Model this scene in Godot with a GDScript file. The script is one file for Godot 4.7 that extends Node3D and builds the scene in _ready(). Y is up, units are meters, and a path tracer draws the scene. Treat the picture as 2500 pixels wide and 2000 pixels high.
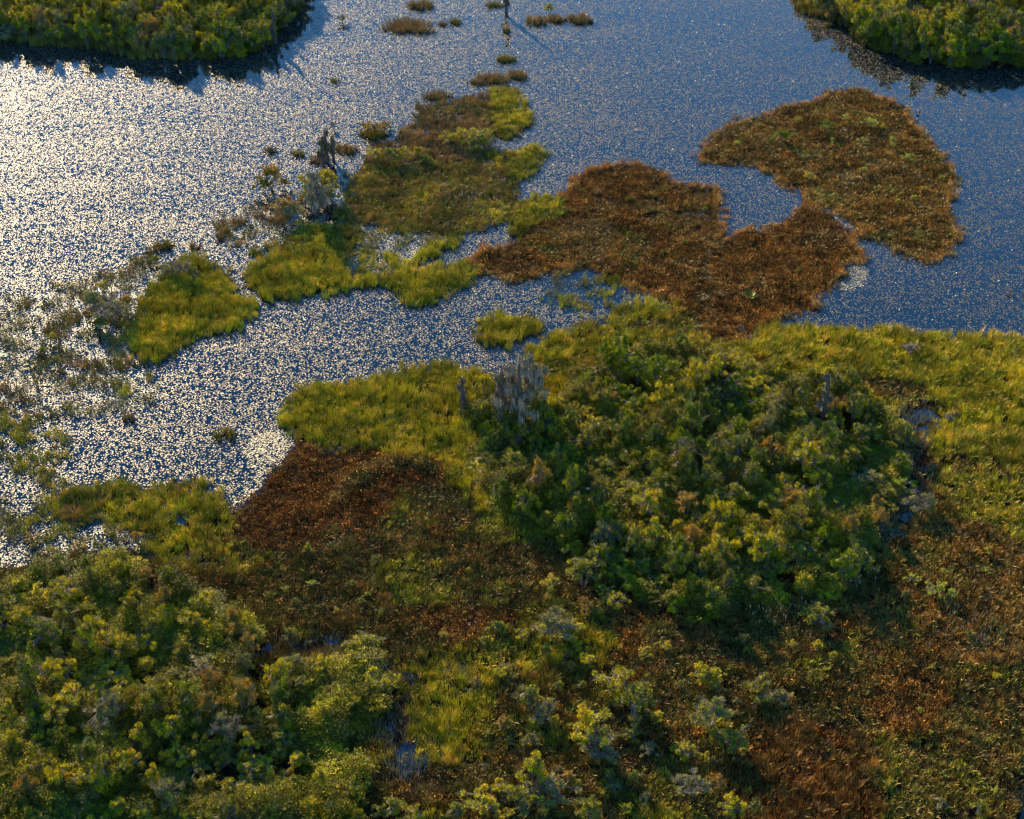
extends Node3D
# A swamp seen from the air in low back light: lily water, sedge beds, rust peat mats and shrub groves.

const CAM_H := 111.0
const PITCH := 35.0
const FOV := 30.0
const X0 := -150.0
const Z0 := -355.0
const CELL := 0.4
const NX := 750
const NZ := 710
const TCELL := 0.8

var rng := RandomNumberGenerator.new()
var zone_map := PackedByteArray()
var warp := FastNoiseLite.new()
var patch := FastNoiseLite.new()
var lump := FastNoiseLite.new()
var used := {}
var mats := {}
var shapes := {}
var ground_h := PackedFloat32Array()
var tnx := 0
var tnz := 0

# Each zone: [name, type, label, place phrase, outline in metres on the ground]
const ZONES := [
	["marsh_plants", "marsh", "olive brown marsh plants filling the gaps between groves, sedge beds and fern patches", "the gap filling marsh", [-32.7, -133.5, -27.1, -144.9, -16.2, -151.7, -4.7, -159.8, 4.5, -165.3, 20.4, -171.5, 39.5, -171.5, 51.7, -169.2, 58.3, -165.3, 72.3, -154.7, 51.9, -89.1, -48.3, -89.1, -59.7, -128.6, -51.7, -130.2, -44.0, -131.0, -35.5, -127.8]],
	["marsh_plants", "marsh", "olive and brown marsh growth between the rust mat with an arched bank and the moss-draped grove", "the olive and brown marsh", [-32.1, -131.6, -28.1, -131.2, -24.1, -131.2, -19.4, -131.8, -16.0, -133.0, -13.6, -137.5, -12.7, -140.6, -10.0, -142.0, -7.7, -142.4, -5.4, -138.4, -2.6, -134.1, 1.2, -132.4, 4.8, -127.6, 6.3, -124.4, 11.2, -121.0, 18.6, -119.2, 26.2, -119.2, 39.1, -121.0, 44.1, -126.8, 38.4, -105.6, 25.8, -99.5, 21.2, -88.5, -13.9, -88.5, -12.1, -99.5, -13.3, -113.9, -14.8, -117.8, -22.3, -115.6, -26.7, -119.2, -29.2, -121.0, -32.8, -124.4, -35.4, -127.2]],
	["marsh_plants", "golden", "golden brown grass and fern marsh below the dark creek beside the grove", "the golden fern marsh", [40.6, -132.4, 43.1, -134.1, 46.3, -133.7, 48.9, -135.8, 53.1, -136.2, 56.3, -132.8, 62.8, -132.4, 56.6, -111.5, 48.5, -112.9, 40.9, -111.5, 36.5, -113.5, 35.6, -119.2, 39.8, -122.9, 40.5, -127.6]],
	["marsh_plants", "olive", "olive grass marsh streaked with tan beside the shaded creek", "the tan streaked olive marsh", [52.8, -155.4, 55.6, -152.4, 60.7, -149.5, 68.4, -150.9, 62.6, -131.6, 56.2, -132.4, 53.3, -135.8, 49.8, -136.2, 48.4, -138.4, 50.7, -143.8, 51.0, -148.5]],
	["marsh_plants", "fern", "brown ferns and gold grass at the foot of the moss hung grove", "the fern strip below the grove", [9.7, -122.9, 12.9, -125.2, 17.7, -121.4, 22.7, -120.7, 30.6, -122.9, 37.3, -124.4, 39.8, -122.9, 37.2, -117.0, 31.8, -114.2, 24.4, -113.9, 17.0, -112.9, 11.0, -113.5, 9.4, -117.4]],
	["marsh_plants", "rust", "rusty brown fern bed in the marsh ringed by olive grass", "the rusty fern bed", [36.2, -111.8, 41.2, -112.5, 44.3, -110.5, 43.0, -106.0, 39.0, -102.5, 35.9, -103.2, 34.8, -107.2]],
	["marsh_plants", "rust", "reddish low fern patch below the olive marsh", "the reddish fern patch", [-11.5, -119.9, -9.0, -121.4, -4.5, -121.4, -0.2, -119.9, -0.4, -117.4, -4.8, -116.7, -8.8, -117.0]],
	["marsh_plants", "tallrust", "tall rusty grass stems standing between scattered olive shrubs and the wet sedge corner", "the tall rusty grass", [22.6, -103.8, 26.7, -104.7, 32.5, -104.7, 34.6, -101.0, 33.9, -96.6, 31.7, -88.5, 20.7, -88.5, 21.1, -96.6]],
	["sedge_grass", "sedge_olive", "green sedge ribbon beside the pale reedy channel at the dense olive thicket", "the green sedge ribbon", [-12.0, -112.9, -9.7, -114.2, -6.3, -114.9, -1.8, -113.5, -1.1, -110.5, -2.7, -106.9, -3.8, -103.2, -2.2, -100.1, -4.6, -99.0, -7.6, -100.1, -9.1, -103.2, -10.7, -107.2, -12.3, -109.5]],
	["sedge_grass", "sedge_olive", "green sedge patch above a pair of rounded yellow-green shrubs in the marsh", "the green marsh patch", [1.0, -115.6, 4.0, -117.0, 8.2, -117.0, 11.3, -115.6, 9.7, -112.9, 7.9, -111.5, 6.0, -109.5, 2.9, -109.2, 0.7, -111.5]],
	["sedge_grass", "sedge_wet", "short green sedge over dark water in the wet marsh corner", "the wet sedge corner", [35.7, -101.9, 39.0, -102.5, 42.2, -101.3, 44.0, -99.5, 45.0, -97.2, 45.2, -93.1, 43.7, -87.2, 31.9, -87.2, 34.2, -96.6]],
	["sedge_grass", "creek", "thin pale reeds over dark water in the wet marsh corner", "the dark wet corner", [47.8, -99.0, 48.9, -100.1, 53.4, -100.7, 49.3, -87.2, 44.7, -87.2, 46.3, -93.8]],
	["sedge_grass", "sedge", "bright green sedge bed reaching from the lily water to the moss-draped cypresses", "the sedge by the cypresses", [-29.8, -156.7, -29.6, -160.7, -28.0, -162.4, -24.5, -164.6, -19.7, -165.3, -15.4, -166.8, -11.2, -168.6, -7.4, -168.6, -4.2, -167.7, -1.7, -165.3, -1.1, -154.7, -1.6, -144.0, 0.7, -137.3, 2.8, -133.9, 0.1, -133.5, -3.2, -137.7, -5.5, -141.3, -7.5, -143.8, -10.2, -147.0, -13.1, -148.5, -15.5, -149.5, -19.0, -149.9, -22.0, -150.7, -25.6, -151.7, -28.3, -153.8]],
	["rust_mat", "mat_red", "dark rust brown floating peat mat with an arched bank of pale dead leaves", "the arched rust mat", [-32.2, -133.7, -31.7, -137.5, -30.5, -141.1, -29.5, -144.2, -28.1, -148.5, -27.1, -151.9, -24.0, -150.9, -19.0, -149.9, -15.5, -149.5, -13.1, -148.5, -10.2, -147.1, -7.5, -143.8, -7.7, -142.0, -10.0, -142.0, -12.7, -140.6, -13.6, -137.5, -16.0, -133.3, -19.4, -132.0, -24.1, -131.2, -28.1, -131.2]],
	["rust_mat", "matrim", "curved bank of pale golden dead leaves across the dark rust mat", "the golden bank", [-21.3, -139.3, -20.6, -142.6, -18.8, -145.3, -16.0, -147.7, -13.1, -148.8, -10.1, -148.1, -7.6, -145.5, -6.8, -142.9, -8.3, -143.2, -10.5, -145.4, -13.0, -146.1, -15.3, -144.7, -17.0, -142.8, -18.5, -141.0, -19.6, -138.6]],
	["lily_raft", "padmat", "pale crowded lily raft along the edge of the arched rust mat", "the crowded raft", [-32.7, -148.7, -31.5, -152.6, -28.2, -154.2, -27.0, -151.9, -28.0, -148.1, -29.3, -144.2, -30.3, -141.0, -31.4, -137.5, -32.2, -138.6, -31.4, -141.7, -30.7, -144.7, -30.4, -146.6, -31.7, -147.3]],
	["sedge_grass", "sedge_olive", "green sedge bed between the lily channel and the dense olive thicket", "the sedge by the olive thicket", [-54.9, -137.5, -54.2, -141.1, -51.2, -142.6, -45.4, -142.9, -42.3, -141.5, -41.0, -143.3, -38.3, -144.0, -36.4, -142.9, -33.2, -140.2, -32.1, -137.5, -32.2, -134.1, -32.1, -131.2, -27.9, -129.6, -28.5, -126.8, -33.1, -126.0, -38.1, -128.0, -41.0, -130.8, -42.3, -134.5, -45.4, -134.9, -50.4, -135.8]],
	["sedge_grass", "reeds", "sparse green reeds over glittering pads beside the dense olive thicket", "the reeds by the olive thicket", [-66.6, -156.4, -59.0, -157.0, -56.3, -155.4, -52.0, -150.9, -54.1, -149.0, -51.8, -143.8, -54.3, -141.5, -55.1, -138.0, -50.4, -135.8, -45.4, -134.9, -42.3, -134.5, -40.8, -130.8, -43.2, -130.0, -46.7, -131.2, -49.8, -130.8, -52.8, -129.2, -58.2, -126.8]],
	["sedge_grass", "reeds_olive", "thin brown and green reeds scattered over the brightest lily pads", "the brown reeds", [-75.3, -187.0, -68.4, -186.4, -63.5, -191.0, -59.8, -194.4, -56.0, -198.0, -53.2, -198.0, -52.9, -189.7, -53.0, -183.1, -52.4, -176.9, -50.3, -169.8, -47.3, -167.5, -45.4, -160.9, -46.8, -158.5, -52.6, -157.7, -67.0, -157.7]],
	["sedge_grass", "reeds", "green sedge tuft islands at the mouth of the lily channel", "the channel mouth", [-52.2, -166.4, -51.0, -167.7, -48.5, -167.3, -46.6, -165.3, -46.3, -161.4, -48.4, -160.4, -50.8, -162.0]],
	["sedge_grass", "sedge", "bright green sedge islet crowned by grey bushes", "the bushy sedge islet", [-51.5, -188.3, -50.2, -193.1, -48.9, -197.3, -45.7, -197.3, -42.0, -193.8, -38.8, -188.3, -35.4, -184.4, -35.4, -180.6, -37.5, -177.5, -40.7, -176.9, -43.4, -173.9, -46.1, -170.9, -48.8, -168.6, -50.7, -170.4, -52.4, -176.9, -52.3, -183.1]],
	["sedge_grass", "sedge", "bright green sedge band with yellow tips between two pad covered channels", "the yellow tipped sedge band", [-38.5, -195.1, -36.4, -198.7, -32.9, -198.7, -26.9, -195.1, -23.2, -191.7, -19.8, -192.0, -15.7, -193.5, -12.4, -195.1, -6.5, -195.8, -5.4, -193.5, -6.3, -189.4, -8.6, -186.1, -11.8, -183.5, -15.2, -184.8, -16.9, -189.4, -22.9, -188.7, -26.1, -186.7, -30.7, -185.4, -34.8, -186.1, -37.8, -189.7]],
	["sedge_grass", "reeds", "sparse green reeds on a sunlit pool inside the sedge meadow", "the sunlit pool", [-26.8, -200.9, -24.4, -206.1, -15.7, -205.3, -9.2, -204.3, -11.1, -199.4, -15.1, -193.8, -19.8, -192.0, -23.2, -192.0]],
	["sedge_grass", "sedge_olive", "olive sedge slope below the yellow topped mossy tree", "the olive sedge slope", [-39.4, -199.4, -37.0, -203.1, -34.4, -205.3, -30.4, -208.3, -26.1, -208.3, -22.9, -205.3, -23.7, -198.0, -24.7, -193.8, -27.0, -195.4, -32.9, -198.7, -36.4, -198.7]],
	["sedge_grass", "meadow", "olive meadow flecked with tan seed stalks behind the sedge band", "the olive meadow", [-27.1, -215.4, -26.2, -222.9, -24.4, -228.9, -15.5, -230.7, -6.1, -230.7, -1.0, -228.1, 0.9, -221.2, 1.6, -215.4, -0.4, -208.6, -4.9, -205.3, -8.5, -203.8, -15.7, -205.0, -26.1, -208.3]],
	["sedge_grass", "sedge", "narrow green sedge ridge curving along the sunlit pool", "the narrow sedge ridge", [-15.5, -195.1, -12.3, -200.9, -7.8, -204.5, -7.1, -202.9, -10.8, -198.5, -14.3, -194.9]],
	["sedge_grass", "tan_sparse", "tan dead grass tufts around the narrow pool below the mossy tree", "the tan grass by the narrow pool", [-46.5, -208.3, -42.9, -213.8, -38.9, -217.1, -33.9, -213.0, -31.6, -205.3, -36.7, -200.9, -40.3, -200.9, -44.3, -203.8]],
	["sedge_grass", "tan", "tan brown grass with yellow bushes at the head of the sedge meadow", "the tan meadow head", [-25.0, -230.7, -22.9, -235.2, -19.2, -239.0, -17.2, -246.7, -14.9, -251.1, -10.8, -253.8, -3.2, -257.9, -1.5, -250.7, -3.1, -239.9, -3.8, -233.4, -6.1, -229.8, -15.5, -228.9, -23.2, -228.1]],
	["sedge_grass", "sedge_olive", "olive green grass fan at the head of the sedge meadow facing open lily water", "the olive grass fan", [-3.7, -259.0, 0.6, -259.4, 2.7, -252.7, 3.5, -245.7, 1.4, -239.3, -1.4, -238.0, -3.5, -242.8]],
	["sedge_grass", "sedge_olive", "green sedge tongue curling into the lily water beside the meadow", "the sedge tongue", [-4.6, -233.4, -0.2, -232.5, 1.8, -234.9, 4.1, -235.6, 5.7, -232.5, 5.0, -228.1, 2.5, -224.2, 0.5, -222.0, -1.4, -226.3]],
	["sedge_grass", "sedge_olive", "green sedge fringe joining the meadow to the rust mat", "the sedge fringe", [-0.6, -208.3, 0.9, -213.8, 3.9, -217.1, 8.0, -217.1, 9.7, -212.2, 8.2, -208.3, 5.2, -206.1, 1.6, -203.1, -0.4, -204.5]],
	["sedge_grass", "sedge", "small round green sedge islet alone in the lily channel", "the round sedge islet", [-4.7, -177.5, -4.1, -180.3, -1.2, -181.6, 2.4, -180.8, 4.1, -179.3, 3.4, -176.3, 0.8, -174.2, -2.4, -173.5, -4.5, -174.7]],
	["sedge_grass", "reeds_green", "thin green sedge standing in pads below the rust mat", "the thin sedge under the mat", [3.9, -189.0, 5.6, -192.4, 10.5, -193.1, 14.5, -191.0, 16.3, -186.4, 14.1, -183.1, 8.7, -181.8, 4.8, -184.4]],
	["sedge_grass", "sedge_olive", "green sedge apron between the lily channel and the yellow topped grove", "the sedge apron", [2.0, -170.9, 4.0, -174.7, 7.9, -177.7, 13.3, -180.3, 15.4, -183.8, 19.5, -185.0, 23.4, -183.1, 26.2, -178.1, 31.0, -175.1, 33.3, -172.7, 29.9, -166.4, 13.8, -166.4, 9.2, -159.8, 4.3, -158.8, 2.3, -165.3]],
	["sedge_grass", "sedge", "wide bright green sedge belt along the dark blue lily water", "the wide sedge belt", [31.4, -172.7, 33.8, -176.9, 36.6, -178.4, 41.8, -178.1, 47.0, -178.1, 53.4, -177.5, 59.6, -176.3, 65.9, -175.7, 75.9, -174.7, 66.4, -143.1, 61.5, -146.3, 56.7, -149.2, 51.4, -148.7, 50.9, -151.7, 54.7, -157.7, 52.5, -164.2, 44.9, -166.4, 35.5, -166.4]],
	["rust_mat", "mat_olive", "fan shaped rust brown floating mat dotted with small green bushes", "the fan shaped rust mat", [30.7, -231.6, 31.9, -235.2, 34.9, -240.9, 38.2, -244.7, 43.1, -247.7, 47.2, -250.7, 51.9, -253.8, 54.8, -255.8, 56.9, -258.5, 61.4, -259.5, 64.4, -257.4, 67.7, -254.8, 69.2, -251.7, 69.8, -248.7, 69.7, -242.8, 71.1, -238.0, 71.7, -233.4, 72.0, -228.1, 71.9, -222.0, 70.1, -217.1, 68.4, -213.0, 66.8, -203.1, 64.9, -199.4, 62.6, -196.9, 60.0, -196.6, 57.8, -197.6, 56.4, -199.4, 54.8, -202.0, 52.8, -204.5, 51.0, -208.3, 48.5, -213.0, 45.6, -213.4, 45.4, -217.1, 43.9, -222.0, 41.7, -225.4, 38.4, -227.2, 35.1, -228.9, 32.0, -229.4]],
	["rust_mat", "mat", "broad rust brown floating mat hooked around a blue inlet", "the hooked rust mat", [8.1, -217.1, 10.0, -223.7, 13.2, -226.7, 16.4, -228.5, 19.9, -228.9, 23.0, -228.1, 24.6, -224.6, 26.3, -222.0, 29.6, -220.8, 32.6, -219.9, 33.0, -213.8, 32.0, -206.4, 32.6, -203.8, 36.0, -204.9, 39.1, -206.4, 40.6, -209.5, 43.2, -209.9, 45.5, -213.0, 48.3, -212.2, 50.6, -208.3, 52.4, -204.2, 51.0, -200.9, 52.3, -198.0, 51.5, -195.8, 49.2, -196.2, 48.1, -192.4, 45.0, -188.0, 42.2, -183.1, 39.1, -180.6, 35.9, -178.7, 32.4, -176.9, 30.8, -174.5, 28.2, -174.5, 25.9, -176.3, 24.3, -180.0, 23.0, -183.8, 20.8, -185.7, 16.6, -188.7, 14.7, -191.0, 11.4, -193.1, 6.9, -193.8, 3.1, -192.4, 0.0, -190.3, -2.1, -191.0, -3.8, -192.4, -5.5, -194.4, -6.2, -197.3, -5.3, -199.4, -2.1, -200.9, 0.7, -203.1, 4.4, -208.3, 7.3, -210.7]],
	["rust_mat", "mat_olive", "olive tinged strip of dead plants across the hooked rust mat", "the hooked mat's olive strip", [1.4, -201.6, 5.4, -207.6, 11.0, -209.1, 16.3, -206.8, 20.0, -202.3, 20.9, -196.6, 16.5, -192.4, 11.4, -193.8, 6.3, -195.1]],
	["rust_mat", "matwet", "ragged half flooded edge of the hooked rust mat above the blue inlet", "the half flooded mat edge", [19.3, -214.6, 23.0, -222.9, 26.2, -220.8, 29.5, -219.9, 32.1, -219.1, 32.5, -213.8, 31.5, -207.2, 28.1, -204.9, 24.5, -204.9, 21.1, -207.6]],
	["rust_mat", "rust", "orange brown neck of dead plants joining the two rust mats", "the orange neck", [40.5, -209.1, 43.2, -209.9, 45.4, -212.6, 48.3, -211.8, 50.5, -208.0, 52.1, -203.8, 49.3, -203.1, 45.3, -206.8]],
	["open_water", "open", "", "the open lily water", [48.2, -213.7, 49.2, -213.0, 51.1, -209.3, 53.2, -205.0, 52.9, -203.7, 50.4, -207.4, 48.6, -211.4]],
	["lily_raft", "padmat", "pale tan lily raft at the tip of the hooked rust mat", "the tan raft", [47.1, -190.3, 49.2, -194.4, 52.0, -196.6, 51.7, -193.1, 50.0, -189.7, 48.0, -188.0, 46.4, -188.3]],
	["sedge_grass", "creek", "thin grey reeds on the blue shaded creek beside the grove", "the shaded creek", [47.9, -156.7, 51.5, -159.8, 54.7, -157.7, 51.5, -151.7, 50.3, -144.9, 48.8, -139.5, 45.4, -134.3, 41.0, -131.0, 40.3, -132.6, 44.3, -139.5, 47.0, -146.8]],
	["sedge_grass", "creek", "pale reeds in the narrow flooded lane beside the green sedge ribbon", "the flooded lane", [-13.4, -114.6, -12.0, -112.9, -12.3, -109.5, -10.7, -107.2, -9.1, -103.2, -7.6, -100.1, -6.9, -98.4, -8.3, -96.6, -10.5, -96.1, -11.6, -99.5, -13.3, -103.2, -13.8, -107.2, -13.3, -110.5]],
	["sedge_grass", "creek", "pale reeds in a flooded gap notching the dense olive thicket", "the flooded gap", [-27.2, -119.2, -25.6, -118.5, -22.9, -116.3, -17.8, -117.8, -17.1, -115.6, -18.5, -114.4, -22.1, -113.9, -25.9, -113.5, -27.0, -116.0]],
	["grove_floor", "grove", "", "the olive thicket", [-57.5, -123.9, -53.7, -124.7, -51.9, -126.7, -48.8, -128.1, -45.8, -128.5, -42.5, -127.5, -39.1, -126.3, -36.2, -124.3, -33.0, -122.0, -31.4, -120.2, -28.7, -118.7, -27.2, -116.9, -26.5, -113.8, -25.5, -111.7, -21.7, -111.4, -18.1, -112.0, -16.7, -114.4, -14.6, -115.9, -13.5, -114.8, -13.3, -108.7, -13.2, -106.4, -17.4, -103.9, -17.3, -100.9, -14.6, -97.9, -14.5, -95.1, -13.4, -87.0, -46.9, -87.0]],
	["grove_floor", "grove", "", "the moss hung grove", [-5.2, -156.7, -3.5, -160.9, -1.1, -163.1, 1.9, -162.0, 4.3, -156.7, 8.2, -160.4, 10.3, -166.4, 13.9, -170.4, 19.1, -172.2, 23.3, -169.8, 28.9, -169.3, 33.5, -166.4, 38.0, -163.6, 43.7, -161.4, 47.0, -157.2, 47.9, -151.6, 45.7, -142.1, 41.9, -134.2, 39.0, -129.2, 38.8, -125.2, 35.8, -124.1, 31.6, -123.3, 26.4, -122.5, 20.1, -119.9, 16.1, -120.7, 12.9, -124.4, 6.9, -129.2, 3.8, -132.5, -0.4, -136.7, -2.7, -141.2, -4.7, -146.7]],
	["grove_floor", "grove", "", "the mirrored island", [-109.1, -281.5, -98.4, -282.5, -89.2, -282.0, -79.4, -279.0, -69.4, -274.3, -60.3, -273.1, -51.6, -274.7, -46.9, -279.0, -47.1, -287.7, -45.0, -293.6, -43.3, -299.5, -43.1, -310.6, -44.3, -320.9, -121.1, -320.9]],
	["sedge_grass", "reed_skirt", "grey green reeds edging the wooded island that mirrors in glittering water", "the island's reed edge", [-111.9, -289.1, -101.0, -290.4, -91.2, -288.6, -79.9, -286.1, -70.9, -280.5, -59.7, -278.6, -50.9, -280.5, -47.1, -286.6, -46.0, -282.9, -48.1, -280.0, -52.0, -275.8, -58.4, -273.4, -65.0, -273.0, -71.5, -274.1, -78.0, -277.4, -86.8, -280.0, -93.0, -281.2, -110.6, -285.1]],
	["grove_floor", "grove", "", "the wooded point", [61.4, -299.5, 62.7, -292.8, 67.1, -289.0, 68.2, -280.3, 71.2, -277.1, 75.6, -272.4, 79.2, -270.6, 82.1, -269.6, 88.2, -269.6, 106.9, -273.1, 121.5, -320.9, 61.9, -320.9]],
	["sedge_grass", "reed_skirt", "olive reeds edging the wooded point above the fan shaped rust mat", "the wooded point's reed edge", [56.4, -316.3, 57.5, -305.0, 58.6, -296.9, 62.9, -293.8, 67.8, -289.9, 67.9, -284.2, 69.5, -285.4, 68.4, -292.2, 64.0, -299.0, 61.5, -310.6]],
]
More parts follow.
